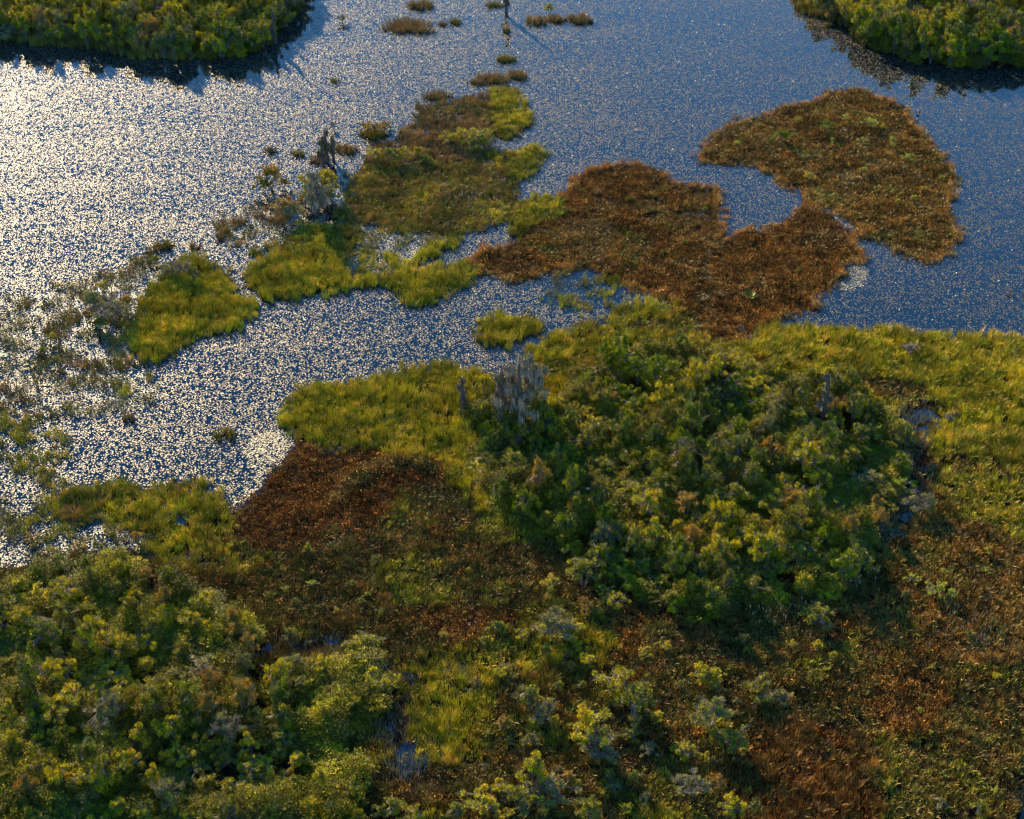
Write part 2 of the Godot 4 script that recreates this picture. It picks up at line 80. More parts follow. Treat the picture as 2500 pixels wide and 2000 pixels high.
# Single shrubs: [x, z, radius, kind]
const SHRUBS := [
	[-22.6, -130.1, 0.85, "yellow"], [-13.3, -124.9, 0.83, "yellow"], [-21.7, -124.6, 0.72, "pale"], [-25.9, -122.7, 0.72, "olive"], [-24.5, -123.7, 0.62, "yellow"], [-23.2, -121.8, 0.61, "olive"], [-15.5, -123.1, 0.51, "pale"], [-22.8, -116.6, 1.09, "olive"],
	[-4.8, -127.0, 0.47, "yellow"], [10.0, -108.3, 2.29, "yellow"], [11.9, -105.6, 2.45, "olive"], [7.4, -102.0, 2.68, "yellow"], [8.4, -99.9, 1.82, "grey"], [19.0, -110.0, 1.54, "yellow"], [20.7, -111.4, 0.87, "yellow"], [24.6, -108.3, 1.91, "olive"],
	[26.4, -107.8, 1.23, "grey"], [19.1, -103.9, 2.43, "grey"], [20.7, -101.3, 2.07, "olive"], [16.6, -100.4, 1.37, "yellow"], [4.2, -116.6, 2.40, "grey"], [5.8, -116.6, 1.74, "yellow"], [1.1, -116.8, 0.99, "yellow"], [7.7, -124.8, 2.39, "olive"],
	[4.1, -124.2, 1.24, "yellow"], [10.9, -121.7, 1.53, "yellow"], [9.8, -123.5, 1.29, "olive"], [32.0, -118.4, 1.91, "olive"], [31.2, -120.0, 1.01, "yellow"], [17.1, -121.0, 1.42, "olive"], [31.6, -115.0, 0.84, "yellow"], [32.8, -113.4, 0.68, "yellow"],
	[28.9, -115.1, 0.69, "yellow"], [15.9, -114.7, 0.84, "yellow"], [43.6, -125.5, 1.04, "pale"], [45.6, -123.3, 1.44, "pale"], [47.0, -122.5, 1.02, "pale"], [52.0, -127.1, 0.63, "pale"], [16.7, -95.6, 1.69, "grey"], [18.6, -99.8, 0.72, "yellow"],
	[19.9, -93.2, 1.49, "yellow"], [2.2, -96.5, 2.24, "yellow"], [1.0, -93.7, 2.20, "olive"], [4.5, -95.4, 2.13, "grey"], [7.0, -92.9, 1.75, "olive"], [-1.2, -95.9, 1.33, "yellow"], [-2.7, -93.4, 2.02, "yellow"], [-5.1, -92.9, 1.31, "olive"],
	[-11.0, -93.4, 1.58, "olive"], [-9.0, -92.3, 1.30, "yellow"], [35.0, -96.8, 0.67, "yellow"], [30.3, -111.5, 0.48, "yellow"], [46.9, -137.5, 1.88, "grey"], [48.1, -137.1, 1.10, "olive"], [53.0, -145.6, 0.80, "rusty"], [-3.7, -109.0, 0.86, "olive"],
	[-0.9, -110.9, 1.06, "yellow"], [1.5, -107.0, 1.89, "olive"], [3.3, -105.2, 1.69, "grey"], [-0.8, -103.8, 1.02, "rusty"], [42.8, -93.9, 0.96, "olive"], [39.5, -94.6, 0.79, "grey"], [11.6, -97.3, 0.89, "olive"], [9.4, -96.3, 0.71, "grey"],
	[45.3, -237.0, 1.82, "green"], [53.7, -240.2, 1.59, "green"], [61.3, -241.9, 1.48, "pale"], [63.5, -234.8, 1.20, "pale"], [65.2, -229.8, 1.18, "pale"], [37.7, -234.8, 0.84, "pale"], [47.5, -222.7, 1.04, "yellow"], [56.9, -224.9, 0.93, "pale"],
	[49.3, -244.3, 0.86, "yellow"], [57.6, -245.2, 0.87, "pale"], [59.1, -236.5, 0.96, "pale"], [53.7, -235.9, 0.72, "pale"], [18.3, -215.4, 0.56, "green"], [17.6, -204.1, 0.65, "green"], [26.0, -201.4, 0.64, "green"], [22.5, -198.7, 0.53, "green"],
	[10.9, -218.3, 0.57, "green"], [30.0, -212.2, 0.55, "green"], [41.6, -192.9, 0.62, "green"], [60.2, -213.8, 0.78, "yellow"], [62.9, -215.4, 0.79, "yellow"], [65.4, -218.8, 0.68, "yellow"], [38.5, -236.1, 0.60, "green"], [43.3, -236.1, 0.60, "green"],
	[63.5, -241.6, 0.73, "pale"], [42.5, -242.7, 0.61, "yellow"], [69.3, -222.7, 0.69, "yellow"], [-38.2, -219.3, 2.90, "rusty"], [-39.3, -218.4, 1.85, "olive"], [-36.3, -219.9, 1.44, "rusty"], [-32.0, -217.7, 2.88, "yellow"], [-29.4, -218.0, 2.68, "yellow"],
	[-28.0, -214.3, 2.44, "grey"], [-32.3, -213.5, 2.43, "olive"], [-34.8, -210.1, 2.60, "rusty"], [-33.3, -208.6, 1.99, "grey"], [-22.4, -229.5, 1.92, "yellow"], [-20.0, -228.6, 1.91, "olive"], [-17.8, -229.3, 1.70, "yellow"], [-15.5, -231.1, 1.50, "yellow"],
	[-13.8, -228.4, 1.48, "olive"], [-8.2, -236.4, 2.18, "yellow"], [-5.8, -236.6, 2.63, "yellow"], [-10.6, -236.2, 1.74, "yellow"], [-6.9, -233.6, 2.16, "olive"], [-23.6, -239.9, 1.98, "rusty"], [-25.0, -241.6, 1.33, "olive"], [-21.8, -242.1, 1.33, "rusty"],
	[-49.8, -192.3, 2.17, "grey"], [-47.3, -191.4, 1.82, "grey"], [-52.3, -195.7, 1.18, "olive"], [-45.5, -190.4, 1.48, "olive"], [-58.2, -188.0, 1.31, "yellow"], [-57.8, -181.8, 2.08, "grey"], [-54.8, -179.1, 2.70, "grey"], [-56.2, -177.4, 1.57, "olive"],
	[-53.6, -182.2, 1.76, "rusty"], [-64.9, -188.8, 0.65, "yellow"], [-65.3, -177.3, 0.70, "olive"], [-62.1, -174.7, 0.85, "yellow"], [-62.4, -171.0, 0.92, "olive"], [-64.0, -168.7, 0.91, "olive"], [-60.0, -168.7, 0.91, "bay"], [-61.6, -164.0, 0.67, "rusty"],
	[-68.2, -173.6, 0.77, "grey"], [-54.1, -132.6, 0.97, "rusty"], [-42.0, -132.4, 1.18, "rusty"], [-53.5, -131.2, 0.64, "olive"], [-33.7, -292.2, 1.15, "grey"], [7.2, -297.4, 1.35, "yellow"], [70.7, -187.0, 0.54, "bare"], [52.8, -171.2, 1.27, "bare"],
	[-44.6, -290.2, 2.30, "olive"], [-98.3, -287.3, 1.57, "olive"], [31.4, -177.3, 0.65, "bare"], [-30.7, -242.3, 0.88, "bare"], [54.4, -155.7, 0.95, "bare"], [55.6, -157.0, 0.72, "bare"], [13.0, -100.3, 1.09, "grey"], [22.0, -100.6, 0.77, "yellow"],
	[19.1, -99.7, 0.45, "grey"], [5.9, -96.7, 0.62, "yellow"], [-1.7, -117.6, 1.00, "olive"], [7.8, -120.1, 1.21, "rusty"], [6.5, -100.2, 0.36, "olive"], [13.7, -110.8, 0.48, "yellow"], [26.2, -127.2, 1.26, "olive"], [25.2, -121.3, 0.51, "olive"],
	[4.8, -119.6, 1.01, "grey"], [1.3, -94.3, 0.88, "olive"], [22.1, -96.0, 0.53, "yellow"], [6.4, -121.3, 0.51, "olive"], [-2.8, -115.8, 0.84, "yellow"], [-4.4, -102.8, 0.55, "yellow"], [4.2, -98.2, 0.63, "grey"], [4.6, -109.1, 0.95, "olive"],
	[-2.7, -93.7, 0.35, "grey"], [6.0, -112.0, 0.82, "rusty"], [7.8, -112.7, 1.17, "yellow"], [8.3, -101.6, 0.78, "olive"], [-1.2, -117.6, 1.20, "bay"], [5.6, -113.8, 0.83, "olive"], [19.5, -123.2, 1.03, "rusty"], [17.6, -97.1, 0.36, "bay"],
	[25.1, -124.2, 0.62, "yellow"], [12.3, -95.2, 0.53, "olive"], [22.3, -107.2, 0.57, "grey"], [5.0, -120.9, 0.41, "grey"], [-0.3, -102.3, 0.64, "olive"], [17.9, -124.4, 0.88, "yellow"], [24.6, -126.3, 1.04, "yellow"], [5.7, -117.6, 1.00, "bay"],
	[-0.3, -93.2, 0.87, "yellow"], [19.5, -114.8, 0.49, "olive"], [23.9, -106.6, 0.47, "grey"], [22.1, -111.9, 0.48, "bay"], [6.9, -125.5, 0.73, "olive"], [-0.5, -95.0, 0.75, "rusty"], [0.3, -107.9, 0.66, "grey"], [16.9, -109.5, 0.57, "bay"],
	[7.7, -121.9, 0.71, "rusty"], [22.4, -93.8, 0.88, "bay"], [22.2, -120.5, 0.71, "olive"], [10.4, -106.9, 0.80, "olive"], [-2.6, -99.0, 0.54, "grey"], [13.8, -126.6, 0.63, "olive"], [11.4, -102.7, 1.11, "bay"], [2.9, -93.1, 0.87, "olive"],
	[24.2, -114.6, 0.49, "yellow"], [20.4, -109.2, 1.15, "olive"], [5.1, -117.0, 0.60, "rusty"], [9.7, -102.9, 0.55, "olive"], [3.5, -113.9, 1.18, "bay"], [5.3, -97.2, 1.07, "rusty"], [14.3, -93.5, 0.52, "yellow"], [-0.4, -93.4, 0.44, "rusty"],
	[5.6, -97.2, 0.54, "grey"], [-2.3, -102.9, 0.65, "olive"], [12.4, -94.6, 0.75, "grey"], [23.7, -115.7, 0.84, "rusty"], [21.8, -117.3, 0.40, "olive"], [0.1, -110.6, 0.96, "olive"], [1.7, -102.2, 0.92, "grey"], [-3.4, -109.8, 0.48, "olive"],
	[5.0, -120.7, 0.51, "yellow"], [-3.6, -109.9, 0.67, "grey"], [13.1, -105.7, 0.47, "grey"], [24.1, -127.9, 0.73, "olive"], [19.1, -96.6, 0.89, "rusty"], [10.5, -93.7, 0.74, "yellow"], [4.4, -116.0, 0.84, "olive"], [24.2, -116.3, 0.59, "rusty"],
	[-0.9, -111.8, 0.82, "grey"], [11.2, -110.0, 0.48, "yellow"], [6.6, -109.6, 0.48, "olive"], [13.6, -113.8, 0.98, "yellow"], [6.8, -114.8, 0.84, "yellow"], [-0.5, -104.2, 0.79, "bay"], [7.3, -93.4, 0.61, "olive"], [9.1, -101.7, 0.64, "rusty"],
	[21.8, -105.5, 0.56, "grey"], [24.2, -108.8, 0.67, "yellow"], [4.3, -93.2, 0.61, "olive"], [13.6, -94.0, 0.44, "olive"], [6.9, -109.3, 0.81, "olive"], [2.5, -109.8, 0.38, "olive"], [9.1, -97.3, 0.89, "olive"], [3.9, -105.0, 0.65, "yellow"],
	[14.0, -104.9, 0.93, "yellow"], [-26.6, -127.3, 0.52, "bay"], [-11.2, -121.5, 0.35, "olive"], [-18.7, -120.6, 0.40, "yellow"], [-26.3, -122.2, 0.35, "bay"], [-15.1, -128.6, 0.68, "bay"], [-13.9, -120.1, 0.66, "olive"], [-16.0, -120.6, 0.40, "olive"],
	[-16.2, -119.6, 0.50, "yellow"], [-11.6, -123.5, 0.51, "bay"], [-9.5, -117.9, 0.40, "yellow"], [-16.1, -122.0, 0.66, "olive"], [-15.0, -123.7, 0.35, "yellow"], [-10.9, -125.7, 0.35, "yellow"], [-12.5, -128.4, 0.68, "yellow"], [-5.0, -120.4, 0.35, "yellow"],
	[-8.5, -126.3, 0.35, "bay"], [-7.0, -116.8, 0.65, "yellow"], [-22.9, -126.6, 0.42, "yellow"], [-13.5, -128.5, 0.35, "bay"], [-18.8, -128.1, 0.35, "bay"], [-13.9, -119.9, 0.40, "yellow"], [-17.3, -124.8, 0.67, "olive"], [-18.7, -120.9, 0.35, "yellow"],
	[-11.7, -127.0, 0.52, "bay"], [-14.9, -126.3, 0.35, "bay"], [-20.9, -118.8, 0.50, "bay"], [47.7, -100.3, 0.45, "olive"], [50.5, -123.7, 0.35, "pale"], [41.2, -108.4, 0.35, "yellow"], [48.9, -110.6, 0.67, "yellow"], [42.8, -112.4, 0.48, "yellow"],
	[52.9, -129.8, 0.74, "yellow"], [44.9, -95.8, 0.62, "pale"], [45.9, -102.3, 0.35, "pale"], [46.4, -122.0, 0.71, "olive"], [50.7, -119.0, 0.50, "olive"], [40.5, -103.1, 0.46, "pale"], [40.1, -106.3, 0.47, "pale"], [34.3, -94.5, 0.35, "pale"],
	[43.3, -128.7, 0.35, "yellow"], [42.1, -122.7, 0.72, "olive"], [47.6, -116.6, 0.69, "olive"], [37.9, -96.1, 0.62, "olive"], [47.2, -127.0, 0.42, "pale"], [40.2, -115.5, 0.69, "olive"], [41.1, -120.5, 0.51, "yellow"], [46.0, -104.9, 0.35, "olive"],
	[51.0, -116.9, 0.50, "olive"],
]
# Tussocks: [x, z, half width]
const TUSSOCKS := [
	[-20.4, -289.7, 4.68, "shaped like a low island in the far water"], [-18.7, -301.2, 2.41, "above the low island shaped tussock"], [-13.7, -291.2, 0.94, "round, beside the island shaped tussock"], [-11.2, -292.2, 1.22, "twin knobs next to a round tussock"], [-3.7, -301.7, 1.35, "behind the lone dark snag"], [4.9, -292.5, 2.07, "at the foot of a small yellow bush"], [8.7, -293.8, 1.89, "sharing its base with a small yellow bush"], [13.5, -293.2, 2.45, "alone next to the bush bearing tussock"],
	[-0.9, -287.6, 1.02, "below the lone dark snag"], [-1.2, -273.0, 1.61, "of thin stalks in open water above the meadow"], [-3.6, -263.7, 2.61, "trailing off the head of the meadow"], [1.1, -265.5, 1.92, "rounded at the end of the meadow's trail"], [-32.4, -263.1, 0.78, "alone below the mirrored island"], [-13.3, -256.0, 2.04, "long, off the meadow's upper side"], [-16.4, -251.5, 1.01, "round, off the meadow's upper side"], [-23.7, -239.9, 2.10, "bushy, at the meadow's shoulder"],
	[-40.3, -233.6, 1.03, "farthest out in the glittering water"], [-35.4, -232.5, 1.03, "between the jagged snag and the glittering water"], [-27.7, -233.8, 1.74, "by the dark jagged snag"], [-31.6, -230.2, 1.41, "under the dark jagged snag"], [-35.4, -152.8, 1.29, "alone in the channel by the pale raft"], [-48.0, -156.3, 0.83, "in the channel near the brown reeds"], [-41.8, -208.6, 1.02, ""], [-43.8, -205.3, 1.01, ""],
	[13.3, -217.9, 0.75, ""], [32.8, -233.1, 1.27, ""], [15.9, -227.7, 0.93, ""], [45.0, -204.3, 0.72, ""], [-52.0, -200.9, 1.42, ""], [-53.5, -199.4, 0.99, ""], [-47.3, -200.6, 0.85, ""], [-6.7, -262.2, 1.04, ""],
	[62.0, -290.4, 0.94, ""],
]
# Cypresses: [x, z, height, kind]
const CYPRESSES := [
	[0.9, -152.2, 13.5, "mossy", "tallest spreading cypress draped in grey moss at the tip of the grove"], [-1.3, -153.1, 10.0, "trunk", "dark thick cypress trunk beside the tallest moss draped cypress"], [-6.3, -156.7, 6.0, "small", "thin mossy snag standing alone in sedge beside the cypresses"], [2.6, -154.2, 10.0, "mossy", "broad mossy cypress leaning out behind the tallest cypress"], [-0.4, -154.7, 8.0, "mossy", "shorter mossy cypress between the dark trunk and the tallest cypress"], [-30.3, -228.9, 6.0, "trunk", "dark jagged cypress snag rising from the lily water above the meadow"], [-31.0, -228.4, 5.0, "small", "low broken cypress stub beside the dark jagged snag"], [-1.1, -295.8, 6.5, "small", "lone dark snag in the far open lily water"],
	[-45.7, -281.7, 7.0, "small", "thin dead snag at the tip of the mirrored island"], [-30.1, -210.7, 7.5, "mossy", "mossy tree among yellow bushes beside the narrow pool"], [38.6, -154.7, 8.0, "small", "pale mossy snag among shrubs at the back of the grove"], [-29.4, -229.8, 4.5, "small", "small broken stub beside the dark jagged snag"],
]
# Pale seed head patches: [x, z, half width, half depth, count]
const PLUMES := [
	[28.3, -120.1, 4.5, 3.3, 45, "white seed heads standing in the fern strip below the grove"], [36.3, -125.4, 3.6, 2.3, 24, "white seed heads along the marsh edge of the moss hung grove"], [48.6, -116.9, 5.4, 2.8, 45, "pale seed heads in the golden fern marsh"], [47.5, -124.6, 6.2, 4.5, 30, "sparse pale seed heads high in the golden fern marsh"], [-5.8, -214.6, 6.0, 4.7, 90, "tan seed heads over the olive meadow"],
]

# ground height, pads per square metre, tufts per square metre, [[shape, weight, [colours], low, high], ...]
const GREEN := [Color(.343, .321, .011), Color(.267, .264, .011), Color(.446, .379, .015), Color(.185, .195, .013), Color(.509, .379, .048)]
const OLIVE := [Color(.194, .179, .015), Color(.153, .149, .015), Color(.259, .209, .019), Color(.235, .149, .028), Color(.318, .213, .034)]
const MARSH := [Color(.135, .120, .014), Color(.105, .100, .014), Color(.165, .130, .018), Color(.13, .085, .018), Color(.20, .17, .022)]
const TAN := [Color(.30, .185, .050), Color(.23, .145, .042), Color(.37, .24, .08), Color(.19, .14, .036), Color(.17, .155, .03)]
const RUST := [Color(.213, .098, .014), Color(.161, .074, .012), Color(.276, .137, .020), Color(.115, .056, .012), Color(.345, .201, .037)]
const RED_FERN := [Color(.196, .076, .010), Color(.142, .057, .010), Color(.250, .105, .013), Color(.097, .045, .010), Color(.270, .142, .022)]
const GOLD := [Color(.25, .155, .026), Color(.20, .120, .024), Color(.32, .205, .044), Color(.165, .135, .020), Color(.14, .082, .018)]
const REED := [Color(.29, .24, .05), Color(.22, .23, .03), Color(.34, .27, .08), Color(.23, .16, .045)]
const PALE := [Color(.25, .24, .15), Color(.19, .19, .10), Color(.30, .27, .17), Color(.15, .145, .07)]
const THICKET := [Color(.155, .150, .013), Color(.120, .122, .013), Color(.22, .205, .014), Color(.095, .105, .014), Color(.17, .155, .04), Color(.36, .33, .012)]

func kinds() -> Dictionary:
	return {
		"open": [-0.7, 14.0, 0.0, []],
		"padmat": [-0.4, 34.0, 0.0, []],
		"sedge": [0.04, 1.5, 5.0, [["tuft", 1.0, GREEN, .9, 1.35]]],
		"sedge_olive": [0.02, 1.2, 4.7, [["tuft", .8, GREEN, .75, 1.15], ["tuft", .35, OLIVE, .7, 1.1]]],
		"sedge_wet": [0.08, 1.0, 4.2, [["tuft", .7, OLIVE, .45, .8], ["tuft", .4, GREEN, .4, .7], ["tuft", .3, GOLD, .4, .7]]],
		"reeds": [-0.3, 19.0, 2.8, [["reed", .75, REED, .7, 1.1], ["tuft", .5, GREEN, .55, 1.0]]],
		"reeds_green": [-0.3, 3.5, 2.2, [["tuft", .8, GREEN, .7, 1.05], ["reed", .4, REED, .7, 1.0]]],
		"reeds_olive": [-0.3, 19.0, 3.0, [["reed", .8, REED, .8, 1.2], ["tuft", .25, OLIVE, .6, 1.0], ["tuft", .2, TAN, .6, .9]]],
		"reed_skirt": [-0.05, 0.5, 4.0, [["tuft", .7, OLIVE, 1.2, 1.8], ["reed", .4, REED, 1.2, 1.8], ["tuft", .3, MARSH, 1.2, 1.7]]],
		"creek": [0.02, 0.5, 4.4, [["reed", 1.0, PALE, .7, 1.2], ["tuft", .3, OLIVE, .5, .8]]],
		"meadow": [0.05, 0.3, 4.2, [["tuft", .9, OLIVE, .6, .95], ["tuft", .3, TAN, .6, .95], ["tuft", .25, GREEN, .6, .9]]],
		"tan": [-0.04, 2.0, 3.3, [["tuft", 1.0, TAN, .7, 1.2], ["tuft", .25, OLIVE, .6, 1.0]]],
		"tan_sparse": [-0.25, 14.0, 2.6, [["tuft", 1.0, TAN, .6, 1.1], ["reed", .6, REED, .6, 1.0], ["tuft", .3, OLIVE, .5, .9]]],
		"mat": [0.16, 0.0, 5.0, [["litter", 1.0, RUST, .8, 1.3], ["tuft", .10, GOLD, .35, .6]]],
		"mat_olive": [0.16, 0.0, 5.0, [["tuft", .25, OLIVE, .35, .65], ["litter", .6, RUST, .8, 1.3], ["litter", .35, GOLD, .8, 1.2], ["tuft", .3, GOLD, .4, .7]]],
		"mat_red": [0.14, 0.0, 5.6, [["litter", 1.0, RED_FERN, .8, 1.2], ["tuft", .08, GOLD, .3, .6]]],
		"matrim": [0.55, 0.0, 6.0, [["litter", 1.0, GOLD, .9, 1.4]]],
		"matwet": [0.07, 0.5, 3.6, [["litter", 1.0, GOLD, .8, 1.2], ["litter", .6, RUST, .8, 1.2]]],
		"marsh": [0.22, 0.2, 4.8, [["tuft", .25, GREEN, .5, .85], ["tuft", .9, MARSH, .5, .9], ["litter", .30, RUST, .9, 1.4], ["tuft", .25, GOLD, .5, .85], ["tuft", .3, MARSH, .5, .9]]],
		"golden": [0.2, 0.1, 4.2, [["tuft", .9, GOLD, .55, .95], ["litter", .35, RUST, .9, 1.4], ["tuft", .2, OLIVE, .5, .8]]],
		"olive": [0.12, 0.6, 4.0, [["tuft", .7, GREEN, .6, 1.0], ["tuft", .5, OLIVE, .6, 1.0], ["tuft", .4, GOLD, .6, .95]]],
		"fern": [0.2, 0.1, 4.4, [["litter", .6, RUST, .9, 1.4], ["tuft", .2, GOLD, .5, .85], ["tuft", .5, MARSH, .5, .8]]],
		"rust": [0.12, 0.0, 4.8, [["litter", 1.0, RUST, .9, 1.4], ["tuft", .15, RUST, .4, .7]]],
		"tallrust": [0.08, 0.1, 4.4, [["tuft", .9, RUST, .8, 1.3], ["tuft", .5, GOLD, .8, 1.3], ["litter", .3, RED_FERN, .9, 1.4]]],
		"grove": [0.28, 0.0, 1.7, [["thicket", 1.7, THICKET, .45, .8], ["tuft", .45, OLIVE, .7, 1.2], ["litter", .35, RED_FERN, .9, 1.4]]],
	}

# ------------------------------------------------------------------ bookkeeping
func numbered(called: String) -> String:
	if not used.has(called):
		used[called] = 0
		return called
	used[called] += 1
	return "%s_%03d" % [called, used[called]]

func tag(o: Node, label: String, category: String, group := "", kind := "") -> void:
	if label != "":
		o.set_meta("label", label)
	if category != "":
		o.set_meta("category", category)
	if group != "":
		o.set_meta("group", group)
	if kind != "":
		o.set_meta("kind", kind)

func part(parent: Node, called: String, mesh: Mesh, m: Material) -> MeshInstance3D:
	var o := MeshInstance3D.new()
	o.name = called
	o.mesh = mesh
	o.material_override = m
	parent.add_child(o, true)
	return o

# ------------------------------------------------------------------ mesh building
class Shape:
	var v := PackedVector3Array()
	var n := PackedVector3Array()
	var c := PackedColorArray()
	var i := PackedInt32Array()
	func tri(a: Vector3, b: Vector3, d: Vector3, col: Color) -> void:
		var nn := (d - a).cross(b - a).normalized()
		var k := v.size()
		v.append(a); v.append(b); v.append(d)
		n.append(nn); n.append(nn); n.append(nn)
		c.append(col); c.append(col); c.append(col)
		i.append(k); i.append(k + 1); i.append(k + 2)
	func quad(a: Vector3, b: Vector3, d: Vector3, e: Vector3, col: Color) -> void:
		var nn := (d - a).cross(b - a).normalized()
		var k := v.size()
		v.append(a); v.append(b); v.append(d); v.append(e)
		for q in 4:
			n.append(nn)
			c.append(col)
		i.append(k); i.append(k + 1); i.append(k + 2)
		i.append(k); i.append(k + 2); i.append(k + 3)
	func leaf(p: Vector3, along: Vector3, across: Vector3, length: float, width: float, col: Color) -> void:
		quad(p, p + along * length * .45 + across * width * .5, p + along * length, p + along * length * .45 - across * width * .5, col)
	func tube(a: Vector3, b: Vector3, ra: float, rb: float, sides: int, col: Color) -> void:
		var d := (b - a).normalized()
		var s := d.cross(Vector3(.31, .12, .94)).normalized()
		var t := s.cross(d)
		var k := v.size()
		for q in sides:
			var w := TAU * q / sides
			var o := s * cos(w) + t * sin(w)
			v.append(a + o * ra); v.append(b + o * rb)
			n.append(o); n.append(o)
			c.append(col); c.append(col)
		for q in sides:
			var f := k + q * 2
			var g := k + ((q + 1) % sides) * 2
			i.append(f); i.append(g); i.append(f + 1)
			i.append(f + 1); i.append(g); i.append(g + 1)
	func ball(p: Vector3, r: Vector3, col: Color, rings := 6, sides := 8) -> void:
		var k := v.size()
		for a in rings + 1:
			var th := PI * a / rings
			for b in sides:
				var ph := TAU * b / sides
				var o := Vector3(sin(th) * cos(ph), cos(th), sin(th) * sin(ph))
				v.append(p + o * r)
				n.append((o / r).normalized())
				c.append(col)
		for a in rings:
			for b in sides:
				var f := k + a * sides + b
				var g := k + a * sides + (b + 1) % sides
				i.append(f); i.append(g); i.append(f + sides)
				i.append(g); i.append(g + sides); i.append(f + sides)
	func mesh() -> ArrayMesh:
		var a := []
		a.resize(Mesh.ARRAY_MAX)
		a[Mesh.ARRAY_VERTEX] = v
		a[Mesh.ARRAY_NORMAL] = n
		a[Mesh.ARRAY_COLOR] = c
		a[Mesh.ARRAY_INDEX] = i
		var m := ArrayMesh.new()
		m.add_surface_from_arrays(Mesh.PRIMITIVE_TRIANGLES, a)
		return m

func rv() -> Vector3:
	var y := rng.randf_range(-1, 1)
	var w := rng.randf() * TAU
	var r := sqrt(1 - y * y)
	return Vector3(r * cos(w), y, r * sin(w))

func pick(list: Array) -> Color:
	var col: Color = list[mini(int(list.size() * pow(rng.randf(), 1.25)), list.size() - 1)]
	return col

func vary(col: Color, by: float) -> Color:
	var k := 1.0 + rng.randf_range(-by, by)
	var t := rng.randf_range(-by, by) * .4
	return Color(col.r * k * (1 + t), col.g * k, col.b * k * (1 - t))

# a bunch of grass blades about one metre tall
func tuft_shape(blades: int, spread: float, width: float, bend: float) -> ArrayMesh:
	var s := Shape.new()
	for k in blades:
		var w := rng.randf() * TAU
		var r := spread * sqrt(rng.randf())
		var p := Vector3(cos(w) * r, 0, sin(w) * r)
		var out := Vector3(cos(w + rng.randf_range(-.9, .9)), 0, sin(w + rng.randf_range(-.9, .9)))
		var h := rng.randf_range(.6, 1.05)
		var lean := rng.randf_range(.05, bend)
		var f := rng.randf() * TAU
		var across := Vector3(cos(f), 0, sin(f)) * width * rng.randf_range(.7, 1.3) * .5
		var mid := p + Vector3(0, h * .6, 0) + out * lean * .35 * h
		var tip := p + Vector3(0, h, 0) + out * lean * h
		var g := rng.randf_range(.7, 1.3)
		var col := Color(g, g * rng.randf_range(.93, 1.05), g)
		s.quad(p - across, p + across, mid + across * .8, mid - across * .8, col)
		s.tri(mid - across * .8, mid + across * .8, tip, col)
	return s.mesh()

# a heap of crumpled dead leaves and stalks
func litter_shape() -> ArrayMesh:
	var s := Shape.new()
	for k in 42:
		var w := rng.randf() * TAU
		var r := .42 * sqrt(rng.randf())
		var p := Vector3(cos(w) * r, rng.randf_range(.0, .34) * (1.1 - r), sin(w) * r)
		var along := (rv() + Vector3(0, .1, 0)).normalized()
		var across := along.cross(rv()).normalized()
		var g := rng.randf_range(.65, 1.3)
		s.leaf(p, along, across, rng.randf_range(.10, .22), rng.randf_range(.05, .10), Color(g, g, g))
	for k in 5:
		var p := Vector3(rng.randf_range(-.3, .3), 0, rng.randf_range(-.3, .3))
		var tip := p + Vector3(rng.randf_range(-.25, .25), rng.randf_range(.3, .6), rng.randf_range(-.25, .25))
		var a := Vector3(.012, 0, .008)
		s.quad(p - a, p + a, tip + a, tip - a, Color(1.3, 1.25, 1.2))
	return s.mesh()

# low leafy growth that closes the gaps between shrubs
func thicket_shape() -> ArrayMesh:
	var s := Shape.new()
	for k in 80:
		var w := rng.randf() * TAU
		var r := 1.15 * sqrt(rng.randf())
		var p := Vector3(cos(w) * r, rng.randf_range(.3, 3.1) * (1.12 - r * .42), sin(w) * r)
		var g := rng.randf_range(.7, 1.35)
		for q in 17:
			var o := rv() * .25 * pow(rng.randf(), .45)
			var along := (o.normalized() * .8 + Vector3(0, .5, 0) + rv() * .7).normalized()
			var v := g * rng.randf_range(.8, 1.2)
			s.leaf(p + o, along, along.cross(rv()).normalized(), rng.randf_range(.12, .19), rng.randf_range(.05, .08), Color(v, v * rng.randf_range(.92, 1.06), v))
	for k in 14:
		var w := rng.randf() * TAU
		s.tube(Vector3(0, -.1, 0), Vector3(cos(w) * .8, rng.randf_range(1.4, 2.9), sin(w) * .8), .022, .008, 3, Color(.6, .55, .6))
	return s.mesh()

func pad_shape() -> ArrayMesh:
	var s := Shape.new()
	var ring := []
	for k in 9:
		var w := .18 + (TAU - .36) * k / 8.0
		ring.append(Vector3(cos(w), rng.randf_range(.0, .10), sin(w)))
	for k in 8:
		s.tri(Vector3.ZERO, ring[k], ring[k + 1], Color(1, 1, 1))
	return s.mesh()

